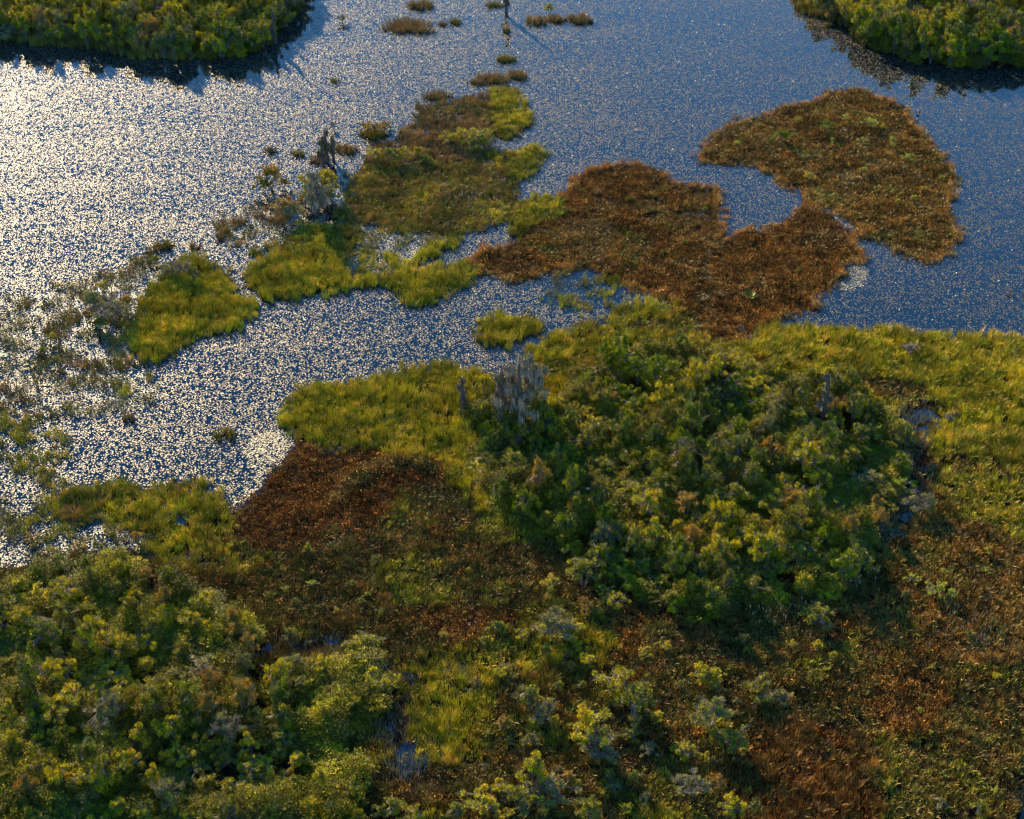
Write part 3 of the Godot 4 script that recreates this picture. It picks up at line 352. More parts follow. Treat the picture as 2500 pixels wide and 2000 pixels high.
# A shrub: stems that fan out of one foot, boughs of different size, leaf bunches on their tips. Returns [trunk, crown].
# form: 0 round, 1 flat topped, 2 upright, 3 ragged, 4 leaning
func shrub_shape(form: int, bunches: int, leaves: int, leaf_len: float, palette: Array, bark: Color, bare: float) -> Array:
	var R := 2.4
	var H := 4.2
	var wood := Shape.new()
	var crown := Shape.new()
	var stems := []
	var lean := Vector3(rng.randf_range(-1, 1), 0, rng.randf_range(-1, 1)).normalized() * (1.1 if form == 4 else .25)
	var tall: float = [1.0, .78, 1.18, 1.0, 1.0][form]
	var wide: float = [1.0, 1.15, .72, 1.08, 1.0][form]
	for k in rng.randi_range(4, 6):
		var w := TAU * (k + rng.randf() * .7) / 5.0
		var r := R * wide * rng.randf_range(.12, .5)
		var top := Vector3(cos(w) * r, H * tall * rng.randf_range(.42, .62), sin(w) * r) + lean * .6
		var foot := Vector3(cos(w) * .05, -.25, sin(w) * .05)
		var knee := foot.lerp(top, .5) + Vector3(rng.randf_range(-.2, .2), .1, rng.randf_range(-.2, .2))
		wood.tube(foot, knee, .07, .052, 5, bark)
		wood.tube(knee, top, .052, .032, 5, bark)
		stems.append(top)
	var boughs := []
	var girth := []
	for k in rng.randi_range(20, 27):
		var d := rv()
		d.y = absf(d.y) * .95
		var q := rng.randf_range(.2, 1.15) if form == 3 else rng.randf_range(.2, 1.02)
		var lift := H * (.36 + d.y * (.30 if form == 1 else .46) * rng.randf_range(.5, 1.1)) * tall
		boughs.append(Vector3(d.x * R * q * wide, lift, d.z * R * q * wide) + lean * lift / H)
		girth.append(rng.randf_range(.22, .62))
	for k in bunches:
		var j := rng.randi() % boughs.size()
		var b: Vector3 = boughs[j]
		var d := rv()
		d.y = d.y * .7 + .15
		var p: Vector3 = b + d * R * .36 * girth[j] * pow(rng.randf(), .45)
		p.y = maxf(p.y, H * .06)
		var near: Vector3 = stems[0]
		for st in stems:
			if st.distance_squared_to(p) < near.distance_squared_to(p):
				near = st
		var naked := rng.randf() < bare
		if naked or k % 2 == 0:
			wood.tube(near, p, .022, .010, 3, vary(bark, .2))
		var up := (Vector3(d.x * .6, .9, d.z * .6) + rv() * .35).normalized()
		if naked:
			for t in 8:
				var e: Vector3 = p + (up + rv() * .75).normalized() * rng.randf_range(.25, .65)
				wood.tube(p, e, .012, .005, 3, vary(bark, .25))
			continue
		var tint := vary(pick(palette), .25)
		var rad := rng.randf_range(.13, .30)
		for t in int(leaves * rng.randf_range(.5, 1.4)):
			var o := rv() * rad * pow(rng.randf(), .45)
			var along := (o.normalized() * .8 + up * .6 + rv() * .7).normalized()
			var across := along.cross(rv()).normalized()
			crown.leaf(p + o, along, across, leaf_len * rng.randf_range(.7, 1.25), leaf_len * rng.randf_range(.35, .55), vary(tint, .25))
	return [wood.mesh(), crown.mesh() if crown.v.size() else null]

func cypress_shape(H: float, kind: String) -> Array:
	var wood := Shape.new()
	var moss := Shape.new()
	var leafage := Shape.new()
	var bark := Color(.075, .062, .05)
	var last := Vector3(0, -.3, 0)
	var rad := [.42, .26, .2, .17, .13, .10, .06, .02] if kind == "mossy" else [.62, .46, .40, .36, .33, .29, .22, .05]
	var pts := []
	for k in 8:
		var p := Vector3(rng.randf_range(-.12, .12), H * k / 7.0 - (.3 if k == 0 else 0.0), rng.randf_range(-.12, .12))
		pts.append(p)
		if k > 0:
			wood.tube(last, p, rad[k - 1] * H / 10.0 + .03, rad[k] * H / 10.0 + .02, 8, bark)
		last = p
	var n := 22 if kind == "mossy" else (9 if kind == "trunk" else 8)
	var reach := .30 if kind == "mossy" else (.10 if kind == "trunk" else .14)
	for k in n:
		var f := rng.randf_range(.28, .99)
		var p: Vector3 = pts[int(f * 6.99)].lerp(pts[mini(int(f * 6.99) + 1, 7)], fmod(f * 6.99, 1.0))
		var w := rng.randf() * TAU
		var L := H * reach * rng.randf_range(.5, 1.1) * (1.25 - f * .75)
		var e := p + Vector3(cos(w) * L, L * rng.randf_range(-.05, .35), sin(w) * L)
		wood.tube(p, e, .05, .018, 4, bark)
		for t in rng.randi_range(5, 9):
			var q := p.lerp(e, rng.randf_range(.25, 1.0))
			for u in 9:
				var at := q + Vector3(rng.randf_range(-.28, .28), rng.randf_range(-.1, .15), rng.randf_range(-.28, .28))
				var down := rng.randf_range(.35, 1.5) * (1.0 if kind == "mossy" else .8)
				var a := rng.randf() * TAU
				var across := Vector3(cos(a), 0, sin(a)) * rng.randf_range(.03, .085)
				var sway := Vector3(rng.randf_range(-.1, .1), -down, rng.randf_range(-.1, .1))
				var col := vary(Color(.26, .235, .165) if kind == "mossy" else Color(.12, .10, .068), .3)
				moss.quad(at - across * .6, at + across * .6, at + sway * .5 + across, at + sway * .5 - across, col)
				moss.tri(at + sway * .5 - across, at + sway * .5 + across, at + sway, col)
			for u in 8:
				var at := q + rv() * .35
				var along := (rv() + Vector3(0, .3, 0)).normalized()
				leafage.leaf(at, along, along.cross(rv()).normalized(), .22, .09, vary([Color(.20, .17, .06), Color(.18, .20, .04), Color(.26, .15, .06)][rng.randi() % 3], .25))
	return [wood.mesh(), moss.mesh(), leafage.mesh()]

# ------------------------------------------------------------------ the map of the swamp
func fill_zone(id: int, pts: PackedVector2Array) -> void:
	var top := INF
	var bottom := -INF
	for p in pts:
		top = minf(top, p.y)
		bottom = maxf(bottom, p.y)
	for row in range(maxi(0, int((top - Z0) / CELL)), mini(NZ - 1, int((bottom - Z0) / CELL)) + 1):
		var z := Z0 + (row + .5) * CELL
		var cuts := []
		for k in pts.size():
			var a := pts[k]
			var b := pts[(k + 1) % pts.size()]
			if (a.y <= z) != (b.y <= z):
				cuts.append(a.x + (z - a.y) / (b.y - a.y) * (b.x - a.x))
		cuts.sort()
		for k in range(0, cuts.size() - 1, 2):
			for col in range(maxi(0, int(ceil((cuts[k] - X0) / CELL - .5))), mini(NX - 1, int(floor((cuts[k + 1] - X0) / CELL - .5))) + 1):
				zone_map[row * NX + col] = id

func raw_zone(x: float, z: float) -> int:
	var c := int((x - X0) / CELL)
	var r := int((z - Z0) / CELL)
	if c < 0 or r < 0 or c >= NX or r >= NZ:
		return 0
	return zone_map[r * NX + c]

func zone_at(x: float, z: float) -> int:
	return raw_zone(x + warp.get_noise_2d(x, z) * 1.2 + warp.get_noise_2d(x * 4 + 90, z * 4) * .9, z + warp.get_noise_2d(x + 500, z) * 1.2 + warp.get_noise_2d(x * 4, z * 4 + 70) * .9)

func height_at(x: float, z: float) -> float:
	var c := clampf((x - X0) / TCELL, 0, tnx - 1.01)
	var r := clampf((z - Z0) / TCELL, 0, tnz - 1.01)
	var ci := int(c)
	var ri := int(r)
	var fx := c - ci
	var fz := r - ri
	var k := ri * tnx + ci
	return lerpf(lerpf(ground_h[k], ground_h[k + 1], fx), lerpf(ground_h[k + tnx], ground_h[k + tnx + 1], fx), fz)

# the groves swell into mounds of taller shrubs
func mound(x: float, z: float) -> float:
	return clampf(patch.get_noise_2d(x * 1.25, z * 1.25 + 900) * 1.3, -.35, .38)

func in_view(x: float, z: float, margin: float) -> bool:
	var p := deg_to_rad(PITCH)
	var d := CAM_H * sin(p) - z * cos(p)
	var up := -CAM_H * cos(p) - z * sin(p)
	var t := tan(deg_to_rad(FOV * .5))
	return absf(x) < d * t * 1.25 + margin and absf(up) < d * t + margin * .75

func leaf_material(rough: float, through: float, spec := .5) -> StandardMaterial3D:
	var m := StandardMaterial3D.new()
	m.vertex_color_use_as_albedo = true
	m.roughness = rough
	m.metallic_specular = spec
	m.cull_mode = BaseMaterial3D.CULL_DISABLED
	if through > 0:
		m.backlight = Color(through, through, through * .8)
	return m

func _ready() -> void:
	rng.seed = 20240
	# ---------------- camera, sky, sun, exposure
	var cam := Camera3D.new()
	cam.name = "camera"
	cam.fov = FOV
	cam.near = 1.0
	cam.far = 4000.0
	cam.position = Vector3(0, CAM_H, 0)
	cam.rotation_degrees = Vector3(-PITCH, 0, 0)
	add_child(cam)
	var sky_m := ProceduralSkyMaterial.new()
	sky_m.sky_top_color = Color(.065, .25, .45)
	sky_m.sky_horizon_color = Color(.36, .56, .74)
	sky_m.sky_curve = .28
	sky_m.ground_bottom_color = Color(.10, .10, .08)
	sky_m.ground_horizon_color = Color(.55, .62, .68)
	sky_m.sun_angle_max = 10
	var sky := Sky.new()
	sky.sky_material = sky_m
	var env := Environment.new()
	env.background_mode = Environment.BG_SKY
	env.sky = sky
	env.tonemap_mode = Environment.TONE_MAPPER_LINEAR
	env.tonemap_exposure = 5.0
	env.sdfgi_enabled = true
	env.ssao_enabled = true
	env.ssil_enabled = true
	var we := WorldEnvironment.new()
	we.name = "world_environment"
	we.environment = env
	add_child(we)
	var sun := DirectionalLight3D.new()
	sun.name = "sun"
	sun.light_energy = 1.6
	sun.light_color = Color(1, .89, .71)
	sun.light_angular_distance = .5
	sun.shadow_enabled = true
	sun.rotation_degrees = Vector3(-19.5, 180 + 24, 0)
	add_child(sun)

	# ---------------- noises and the zone map
	warp.seed = 3; warp.frequency = .09; warp.fractal_octaves = 3
	patch.seed = 8; patch.frequency = .07; patch.fractal_octaves = 4
	lump.seed = 12; lump.frequency = .35; lump.fractal_octaves = 3
	zone_map.resize(NX * NZ)
	for k in ZONES.size():
		var pts := PackedVector2Array()
		var flat: Array = ZONES[k][4]
		for j in range(0, flat.size(), 2):
			pts.append(Vector2(flat[j], flat[j + 1]))
		fill_zone(k + 1, pts)
	var K := kinds()
	var types := ["open"]
	for zn in ZONES:
		types.append(zn[1])

	# ---------------- the ground: peat banks that rise out of the water
	tnx = int(NX * CELL / TCELL) + 1
	tnz = int(NZ * CELL / TCELL) + 1
	var raw := PackedFloat32Array()
	raw.resize(tnx * tnz)
	for r in tnz:
		for c in tnx:
			var x := X0 + c * TCELL
			var z := Z0 + r * TCELL
			raw[r * tnx + c] = K[types[zone_at(x, z)]][0]
	ground_h.resize(tnx * tnz)
	var gv := PackedVector3Array()
	var gn := PackedVector3Array()
	var gc := PackedColorArray()
	var gi := PackedInt32Array()
	for r in tnz:
		for c in tnx:
			var x := X0 + c * TCELL
			var z := Z0 + r * TCELL
			var h := 0.0
			for dr in [-1, 0, 1]:
				for dc in [-1, 0, 1]:
					h += raw[clampi(r + dr, 0, tnz - 1) * tnx + clampi(c + dc, 0, tnx - 1)] * (2.0 if dr == 0 and dc == 0 else 1.0)
			h = h / 10.0 + lump.get_noise_2d(x, z) * .16 + patch.get_noise_2d(x, z) * .12
			if r == 0 or c == 0 or r == tnz - 1 or c == tnx - 1:
				h = -1.0
			ground_h[r * tnx + c] = h
			gv.append(Vector3(x, h, z))
			var g := 1.0 + lump.get_noise_2d(x * 3, z * 3) * .6
			gc.append(Color(.018 * g, .013 * g, .008 * g))
	for r in tnz:
		for c in tnx:
			var e := ground_h[r * tnx + mini(c + 1, tnx - 1)] - ground_h[r * tnx + maxi(c - 1, 0)]
			var s := ground_h[mini(r + 1, tnz - 1) * tnx + c] - ground_h[maxi(r - 1, 0) * tnx + c]
			gn.append(Vector3(-e, 2 * TCELL, -s).normalized())
			if r < tnz - 1 and c < tnx - 1:
				var k := r * tnx + c
				gi.append(k); gi.append(k + 1); gi.append(k + tnx)
				gi.append(k + 1); gi.append(k + tnx + 1); gi.append(k + tnx)
	var ga := []
	ga.resize(Mesh.ARRAY_MAX)
	ga[Mesh.ARRAY_VERTEX] = gv
	ga[Mesh.ARRAY_NORMAL] = gn
	ga[Mesh.ARRAY_COLOR] = gc
	ga[Mesh.ARRAY_INDEX] = gi
	var gm := ArrayMesh.new()
	gm.add_surface_from_arrays(Mesh.PRIMITIVE_TRIANGLES, ga)
	var peat := leaf_material(.95, 0, .1)
	var ground := part(self, "ground", gm, peat)
	tag(ground, "dark wet peat ground under the marsh plants", "ground", "", "structure")

	var wm := StandardMaterial3D.new()
	wm.albedo_color = Color(.02, .06, .10)
	wm.roughness = .03
	wm.metallic_specular = .55
	var plane := PlaneMesh.new()
	plane.size = Vector2(3000, 3000)
	var water := part(self, "water", plane, wm)
	water.position = Vector3(0, 0, -200)
	tag(water, "still dark blue swamp water between the islands", "water", "", "structure")

	# ---------------- plant shapes and materials
	mats.grass = leaf_material(.6, 1.0, .35)
	mats.litter = leaf_material(.75, .7, .2)
	mats.leaf = leaf_material(.60, .88, .2)
	mats.wood = leaf_material(.8, 0)
	mats.moss = leaf_material(.85, .7)
	mats.pad = leaf_material(.52, 0, .42)
	shapes.tuft = [tuft_shape(22, .28, .044, .5), tuft_shape(26, .32, .040, .7), tuft_shape(20, .24, .048, .4)]
	shapes.reed = [tuft_shape(9, .42, .030, .22), tuft_shape(11, .45, .026, .3)]
	shapes.litter = [litter_shape(), litter_shape(), litter_shape()]
	shapes.thicket = [thicket_shape(), thicket_shape(), thicket_shape()]
	shapes.pad = [pad_shape(), pad_shape()]
	scatter(K, types)
	groves(types)
	singles(types)
	small_things()

func put(store: Dictionary, key, t: Transform3D, col: Color) -> void:
	if not store.has(key):
		store[key] = PackedFloat32Array()
	var b := t.basis
	store[key].append_array(PackedFloat32Array([b.x.x, b.y.x, b.z.x, t.origin.x, b.x.y, b.y.y, b.z.y, t.origin.y, b.x.z, b.y.z, b.z.z, t.origin.z, col.r, col.g, col.b, 1.0]))

func multi(parent: Node, called: String, mesh: Mesh, m: Material, buffer: PackedFloat32Array) -> MultiMeshInstance3D:
	var mm := MultiMesh.new()
	mm.transform_format = MultiMesh.TRANSFORM_3D
	mm.use_colors = true
	mm.mesh = mesh
	mm.instance_count = buffer.size() / 16
	mm.buffer = buffer
	var o := MultiMeshInstance3D.new()
	o.name = called
	o.multimesh = mm
	o.material_override = m
	parent.add_child(o, true)
	return o

# ------------------------------------------------------------------ ground cover and pads: stuff, one object for each bed
func scatter(K: Dictionary, types: Array) -> void:
	var store := {}
	var step := .45
	for r in int(NZ * CELL / step):
		for c in int(NX * CELL / step):
			var x := X0 + (c + rng.randf()) * step
			var z := Z0 + (r + rng.randf()) * step
			if not in_view(x, z, 7.0):
				continue
			var id := zone_at(x + rng.randfn(0, .45), z + rng.randfn(0, .45))
			var type: String = types[id]
			var k: Array = K[type]
			var want: float = k[2] * step * step
			if want <= 0.0:
				continue
			var thin := 1.0
			if type == "tan_sparse" or (type.begins_with("reed") and type != "reed_skirt") or type == "creek":
				thin = clampf(.75 + patch.get_noise_2d(x * 3, z * 3) * 3.2, .05, 2.0)
			elif type == "sedge" or type == "sedge_olive":
				thin = clampf(1.0 + lump.get_noise_2d(x * .8 + 31, z * .8) * 1.2, .5, 1.2)
			elif type == "sedge_wet" or type == "matwet" or type == "olive":
				thin = clampf(.95 + patch.get_noise_2d(x * 2.5, z * 2.5) * 2.0, .1 if type == "matwet" else .6, 1.4)
			if rng.randf() > want * thin:
				continue
			var list: Array = k[3]
			# neighbours share a kind: the choice follows a slow noise with some chance
			var total := 0.0
			for e in list:
				total += e[1]
			var choice := clampf(.5 + patch.get_noise_2d(x + 300, z) * 1.1 + rng.randf_range(-.33, .33), 0, .999) * total
			var e: Array = list[0]
			for q in list:
				e = q
				choice -= q[1]
				if choice < 0:
					break
			var shape: Array = shapes[e[0]]
			var which := rng.randi() % shape.size()
			var tone := 1.0 + patch.get_noise_2d(x * 1.7, z * 1.7 + 200) * .55
			var col := vary(pick(e[2]), .28)
			col = Color(col.r * tone, col.g * tone, col.b * tone)
			var hs := rng.randf_range(e[3], e[4]) * (1.0 + lump.get_noise_2d(x * .6, z * .6) * .7)
			if e[0] == "thicket":
				hs *= 1.0 + mound(x, z)
			var ws := hs * rng.randf_range(.8, 1.1) if e[0] == "litter" else (rng.randf_range(.8, 1.2)) if e[0] == "thicket" else rng.randf_range(.85, 1.25)
			var b := Basis(Vector3.UP, rng.randf() * TAU).scaled(Vector3(ws, hs, ws))
			var lay := patch.get_noise_2d(x * 2.2, z * 2.2 + 400) * 9.0 + rng.randf_range(-.5, .5)
			b = Basis(Vector3(cos(lay), 0, sin(lay)), .08 + .42 * absf(lump.get_noise_2d(x * .7 + 60, z * .7)) + rng.randf_range(0, .1)) * b
			if type.begins_with("mat") and e[0] == "litter":
				for q in [Vector2(1, 0), Vector2(-1, 0), Vector2(0, 1), Vector2(0, -1)]:
					if types[zone_at(x + q.x, z + q.y)] == "open":
						col = vary([Color(.40, .22, .045), Color(.34, .17, .03), Color(.46, .30, .08)][rng.randi() % 3], .2)  # gold dead leaves on the mat rim, backlight painted into their brighter colour
						b = b.scaled(Vector3(1.1, 1.6, 1.1))
						break
			put(store, [id, e[0], which], Transform3D(b, Vector3(x, maxf(height_at(x, z), -.06) - .02, z)), col)
	var owners := {}
	for key in store:
		var id: int = key[0]
		var zn: Array = ZONES[id - 1]
		if not owners.has(id):
			var o := Node3D.new()
			var called: String = zn[0] if zn[0] != "grove_floor" else "undergrowth"
			o.name = numbered(called)
			add_child(o)
			tag(o, zn[2] if zn[2] != "" else "dark undergrowth beneath the shrubs of " + zn[3], {"sedge_grass": "sedge", "marsh_plants": "marsh plants", "rust_mat": "peat mat", "grove_floor": "undergrowth"}[zn[0]], "", "stuff")
			owners[id] = o
		var m: Material = mats.litter if key[1] == "litter" else (mats.leaf if key[1] == "thicket" else mats.grass)
		var q := multi(owners[id], {"tuft": "grass_blades", "reed": "reed_stalks", "litter": "dead_leaves", "thicket": "leafy_thicket"}[key[1]], shapes[key[1]][key[2]], m, store[key])
		q.set_meta("kind", "stuff")
	# lily pads
	var pads := {}
	var n := 0
	var lily := [Color(.12, .13, .055), Color(.10, .12, .05), Color(.15, .13, .06), Color(.16, .11, .06), Color(.17, .10, .075)]
	var bleached := [Color(.30, .29, .19), Color(.26, .26, .16), Color(.36, .33, .22), Color(.22, .22, .12)]
	var ps := .20
	for r in int(NZ * CELL / ps):
		for c in int(NX * CELL / ps):
			var x := X0 + (c + rng.randf()) * ps
			var z := Z0 + (r + rng.randf()) * ps
			if not in_view(x, z, 6.0):
				continue
			var id := zone_at(x, z)
			var dens: float = K[types[id]][1]
			if id == 0:
				dens *= (1.0 + .05 * smoothstep(10.0, -60.0, x) * smoothstep(-150.0, -200.0, z)) * (1.0 - .35 * smoothstep(-5.0, 40.0, x))
			if dens <= 0.0:
				continue
			var clump := clampf(1.0 + lump.get_noise_2d(x * 1.9, z * 1.9) * 1.1 + patch.get_noise_2d(x * .35 + z * .2, z * 1.1 + 50) * .5, .05, 1.8)
			var rep := 2 if dens > 12 else 1
			for q in rep:
				if rng.randf() > dens * ps * ps * clump / rep:
					continue
				if types[id] != "padmat" and height_at(x, z) > -.01 or (id == 0 and height_at(x, z) > -.42 and rng.randf() < .65):
					continue
				var s := rng.randf_range(.05, .092)
				var b := Basis(Vector3.UP, rng.randf() * TAU).scaled(Vector3(s, s, s * rng.randf_range(.85, 1.0)))
				var tilt := absf(rng.randfn(0, .10)) if rng.randf() < .93 else rng.randf_range(.1, .9)
				b = Basis(Vector3(rng.randf_range(-1, 1), 0, rng.randf_range(-1, 1)).normalized(), tilt) * b
				var key := 0 if types[id] != "padmat" else id
				var jig := rng.randf_range(-.1, .1)
				put(pads, [key, n % 2], Transform3D(b, Vector3(x + jig, maxf(height_at(x, z), 0.0) + .008 + s * sin(tilt) + rng.randf() * (.012 if key == 0 else .05), z)), vary(pick(bleached if dens > 12.0 and id != 0 and rng.randf() < .8 else lily), .2))
				n += 1
	var holders := {}
	for key in pads:
		if not holders.has(key[0]):
			var o := Node3D.new()
			o.name = numbered("lily_pads")
			add_child(o)
			tag(o, "small round lily pads scattered over the open swamp water" if key[0] == 0 else ZONES[key[0] - 1][2], "lily pads", "", "stuff")
			holders[key[0]] = o
		multi(holders[key[0]], "floating_pads", shapes.pad[key[1]], mats.pad, pads[key]).set_meta("kind", "stuff")
	print("pads ", n)
	# pale seed heads above the marsh
	var ph := Shape.new()
	for k in 2:
		var a := Vector3(.012, 0, 0) if k == 0 else Vector3(0, 0, .012)
		ph.quad(-a, a, a + Vector3(.03, .8, 0), -a + Vector3(.03, .8, 0), Color(.5, .42, .25))
		var w := a * 3.2
		ph.quad(-a + Vector3(.03, .8, 0), a + Vector3(.03, .8, 0), w + Vector3(.05, .95, 0), -w + Vector3(.05, .95, 0), Color(1, 1, 1))
		ph.tri(-w + Vector3(.05, .95, 0), w + Vector3(.05, .95, 0), Vector3(.08, 1.15, 0), Color(1, 1, 1))
	var pm := ph.mesh()
	for k in PLUMES.size():
		var pl: Array = PLUMES[k]
		var buf := {}
		for q in int(pl[4]):
			var x: float = pl[0] + rng.randfn(0, .5) * pl[2]
			var z: float = pl[1] + rng.randfn(0, .5) * pl[3]
			var s := rng.randf_range(.9, 1.5)
			put(buf, 0, Transform3D(Basis(Vector3.UP, rng.randf() * TAU).scaled(Vector3(1.2, s, 1.2)), Vector3(x, maxf(height_at(x, z), 0) - .05, z)), vary(Color(.42, .40, .29), .2))
		var o := multi(self, numbered("seed_heads"), pm, mats.grass, buf[0])
		tag(o, pl[5], "seed heads", "", "stuff")

# ------------------------------------------------------------------ shrubs
var protos := {}
const SHRUB_WORDS := {
	"olive": ["olive_shrub", "olive green"],
	"bay": ["bay_shrub", "glossy mid green"],
	"yellow": ["yellow_shrub", "yellow tipped"],
	"bronze": ["bronze_shrub", "bronze green"],
	"grey": ["grey_shrub", "grey green twiggy"],
	"green": ["green_shrub", "deep green"],
	"rusty": ["rusty_shrub", "rusty orange"],
	"pale": ["pale_shrub", "pale green"],
	"bare": ["bare_shrub", "bare grey leafless"],
}
const FORMS := ["round", "flat topped", "upright", "ragged", "leaning"]

func make_protos() -> void:
	var y1 := Color(.54, .47, .010)
	var y2 := Color(.42, .40, .012)
	var pal := {
		"olive": [Color(.19, .19, .014), Color(.14, .15, .014), Color(.29, .27, .016), y2, Color(.105, .12, .016), Color(.22, .20, .06)],
		"bay": [Color(.155, .18, .014), Color(.20, .22, .015), Color(.115, .14, .018), y2, Color(.16, .17, .04)],
		"yellow": [y2, Color(.33, .31, .012), y1, Color(.20, .20, .014), Color(.58, .45, .010), Color(.15, .16, .015), Color(.54, .33, .013)],
		"bronze": [Color(.21, .18, .016), Color(.16, .15, .015), Color(.28, .225, .02), Color(.31, .22, .026), Color(.12, .125, .018), y2],
		"grey": [Color(.20, .185, .06), Color(.25, .225, .095), Color(.17, .17, .04), Color(.30, .265, .08), y2],
		"green": [Color(.155, .195, .009), Color(.21, .25, .009), Color(.115, .155, .009), Color(.33, .34, .010)],
		"rusty": [Color(.36, .22, .031), Color(.30, .23, .032), Color(.47, .24, .026), Color(.25, .19, .04), Color(.45, .33, .022)],
		"pale": [Color(.34, .36, .036), Color(.40, .41, .063), Color(.28, .315, .025), Color(.44, .41, .036)],
		"bare": [Color(.22, .20, .13)],
	}
	var bark := {"grey": Color(.14, .132, .118), "bare": Color(.17, .16, .14)}
	for kind in pal:
		protos[kind] = []
		for k in 5:
			var bare: float = {"grey": .26, "olive": .12, "bay": .10, "yellow": .10, "rusty": .15, "bare": .93}.get(kind, .03)
			protos[kind].append(shrub_shape(k, 290 if kind != "pale" else 160, 30, .145, pal[kind], bark.get(kind, Color(.13, .12, .10)), minf(.95, bare * (1.7 if k == 3 else 1.0))))

func plant(kind: String, x: float, z: float, R: float, H: float, where: String) -> Node3D:
	var form := rng.randi() % 5
	var set: Array = protos[kind][form]
	var o := Node3D.new()
	o.name = numbered(SHRUB_WORDS[kind][0])
	add_child(o)
	o.position = Vector3(x, maxf(height_at(x, z), -.05), z)
	o.rotation = Vector3(0, rng.randf() * TAU, 0)
	o.scale = Vector3(R / 2.4, H / 4.2, R / 2.4)
	part(o, "trunk", set[0], mats.wood)
	if set[1] != null:
		part(o, "crown", set[1], mats.leaf)
	var word: String = SHRUB_WORDS[kind][1]
	tag(o, "%s %s %s shrub %s" % [size_word(R), FORMS[form], word, where], "shrub", "%s %s shrubs %s" % [FORMS[form], word, where])
	return o

func size_word(R: float) -> String:
	return "very small" if R < .75 else ("small" if R < 1.4 else ("middling" if R < 2.2 else ("large" if R < 2.8 else "very large")))

func groves(types: Array) -> void:
	make_protos()
	var placed := 0
	for k in ZONES.size():
		if ZONES[k][1] != "grove":
			continue
		var place: String = ZONES[k][3]
		var pts := PackedVector2Array()
		var flat: Array = ZONES[k][4]
		var lo := Vector2(INF, INF)
		var hi := Vector2(-INF, -INF)
		for j in range(0, flat.size(), 2):
			var p := Vector2(flat[j], flat[j + 1])
			pts.append(p)
			lo = lo.min(p)
			hi = hi.max(p)
		var spots: Array[Vector2] = []
		for t in 9000:
			var p := Vector2(rng.randf_range(lo.x, hi.x), rng.randf_range(lo.y, hi.y))
			if not Geometry2D.is_point_in_polygon(p, pts) or not in_view(p.x, p.y, 13.0):
				continue
			var ok := true
			var gap := 2.4 + patch.get_noise_2d(p.x, p.y) * 1.2
			for q in spots:
				if q.distance_squared_to(p) < gap * gap:
					ok = false
					break
			if ok:
				spots.append(p)
		for p in spots:
			var edge := 99.0
			var other := 0
			for a in 12:
				for d in [1.5, 3.0, 4.5]:
					var w := TAU * a / 12.0
					var id := raw_zone(p.x + cos(w) * d, p.y + sin(w) * d)
					if types[id] != "grove" and d < edge:
						edge = d
						other = id
			var inside := edge > 5.0
			var R := rng.randf_range(1.35, 2.5) * (1.0 if inside else .85)
			var H := (R * .8 + 1.5) * rng.randf_range(1.0, 1.3) * (1.12 if inside else .95) * (1.0 + mound(p.x, p.y))
			if place.ends_with("island") or place.ends_with("point"):
				R = rng.randf_range(2.0, 3.3)
				H = rng.randf_range(5.2, 8.2)
			elif place.contains("moss"):
				H *= 1.12
			var f := patch.get_noise_2d(p.x * .9 + 700, p.y * .9) + rng.randf_range(-.28, .28)
			var kind := "olive"
			if f > .26:
				kind = "yellow"
			elif f > .06:
				kind = "bay"
			elif f < -.30:
				kind = "green" if place.contains("moss") or place.contains("point") else "yellow"
			elif f < -.22:
				kind = "grey"
			elif f < -.06:
				kind = "bronze"
			if rng.randf() < .06:
				kind = "rusty"
			var where := "deep inside " + place
			if not inside:
				where = {"sedge_grass": "on the sedge edge of ", "marsh_plants": "on the marsh edge of ", "rust_mat": "on the peat mat edge of "}.get(ZONES[other - 1][0] if other > 0 else "", "on the water edge of ") + place
			plant(kind, p.x, p.y, R, H, where)
			placed += 1
	print("grove shrubs ", placed)

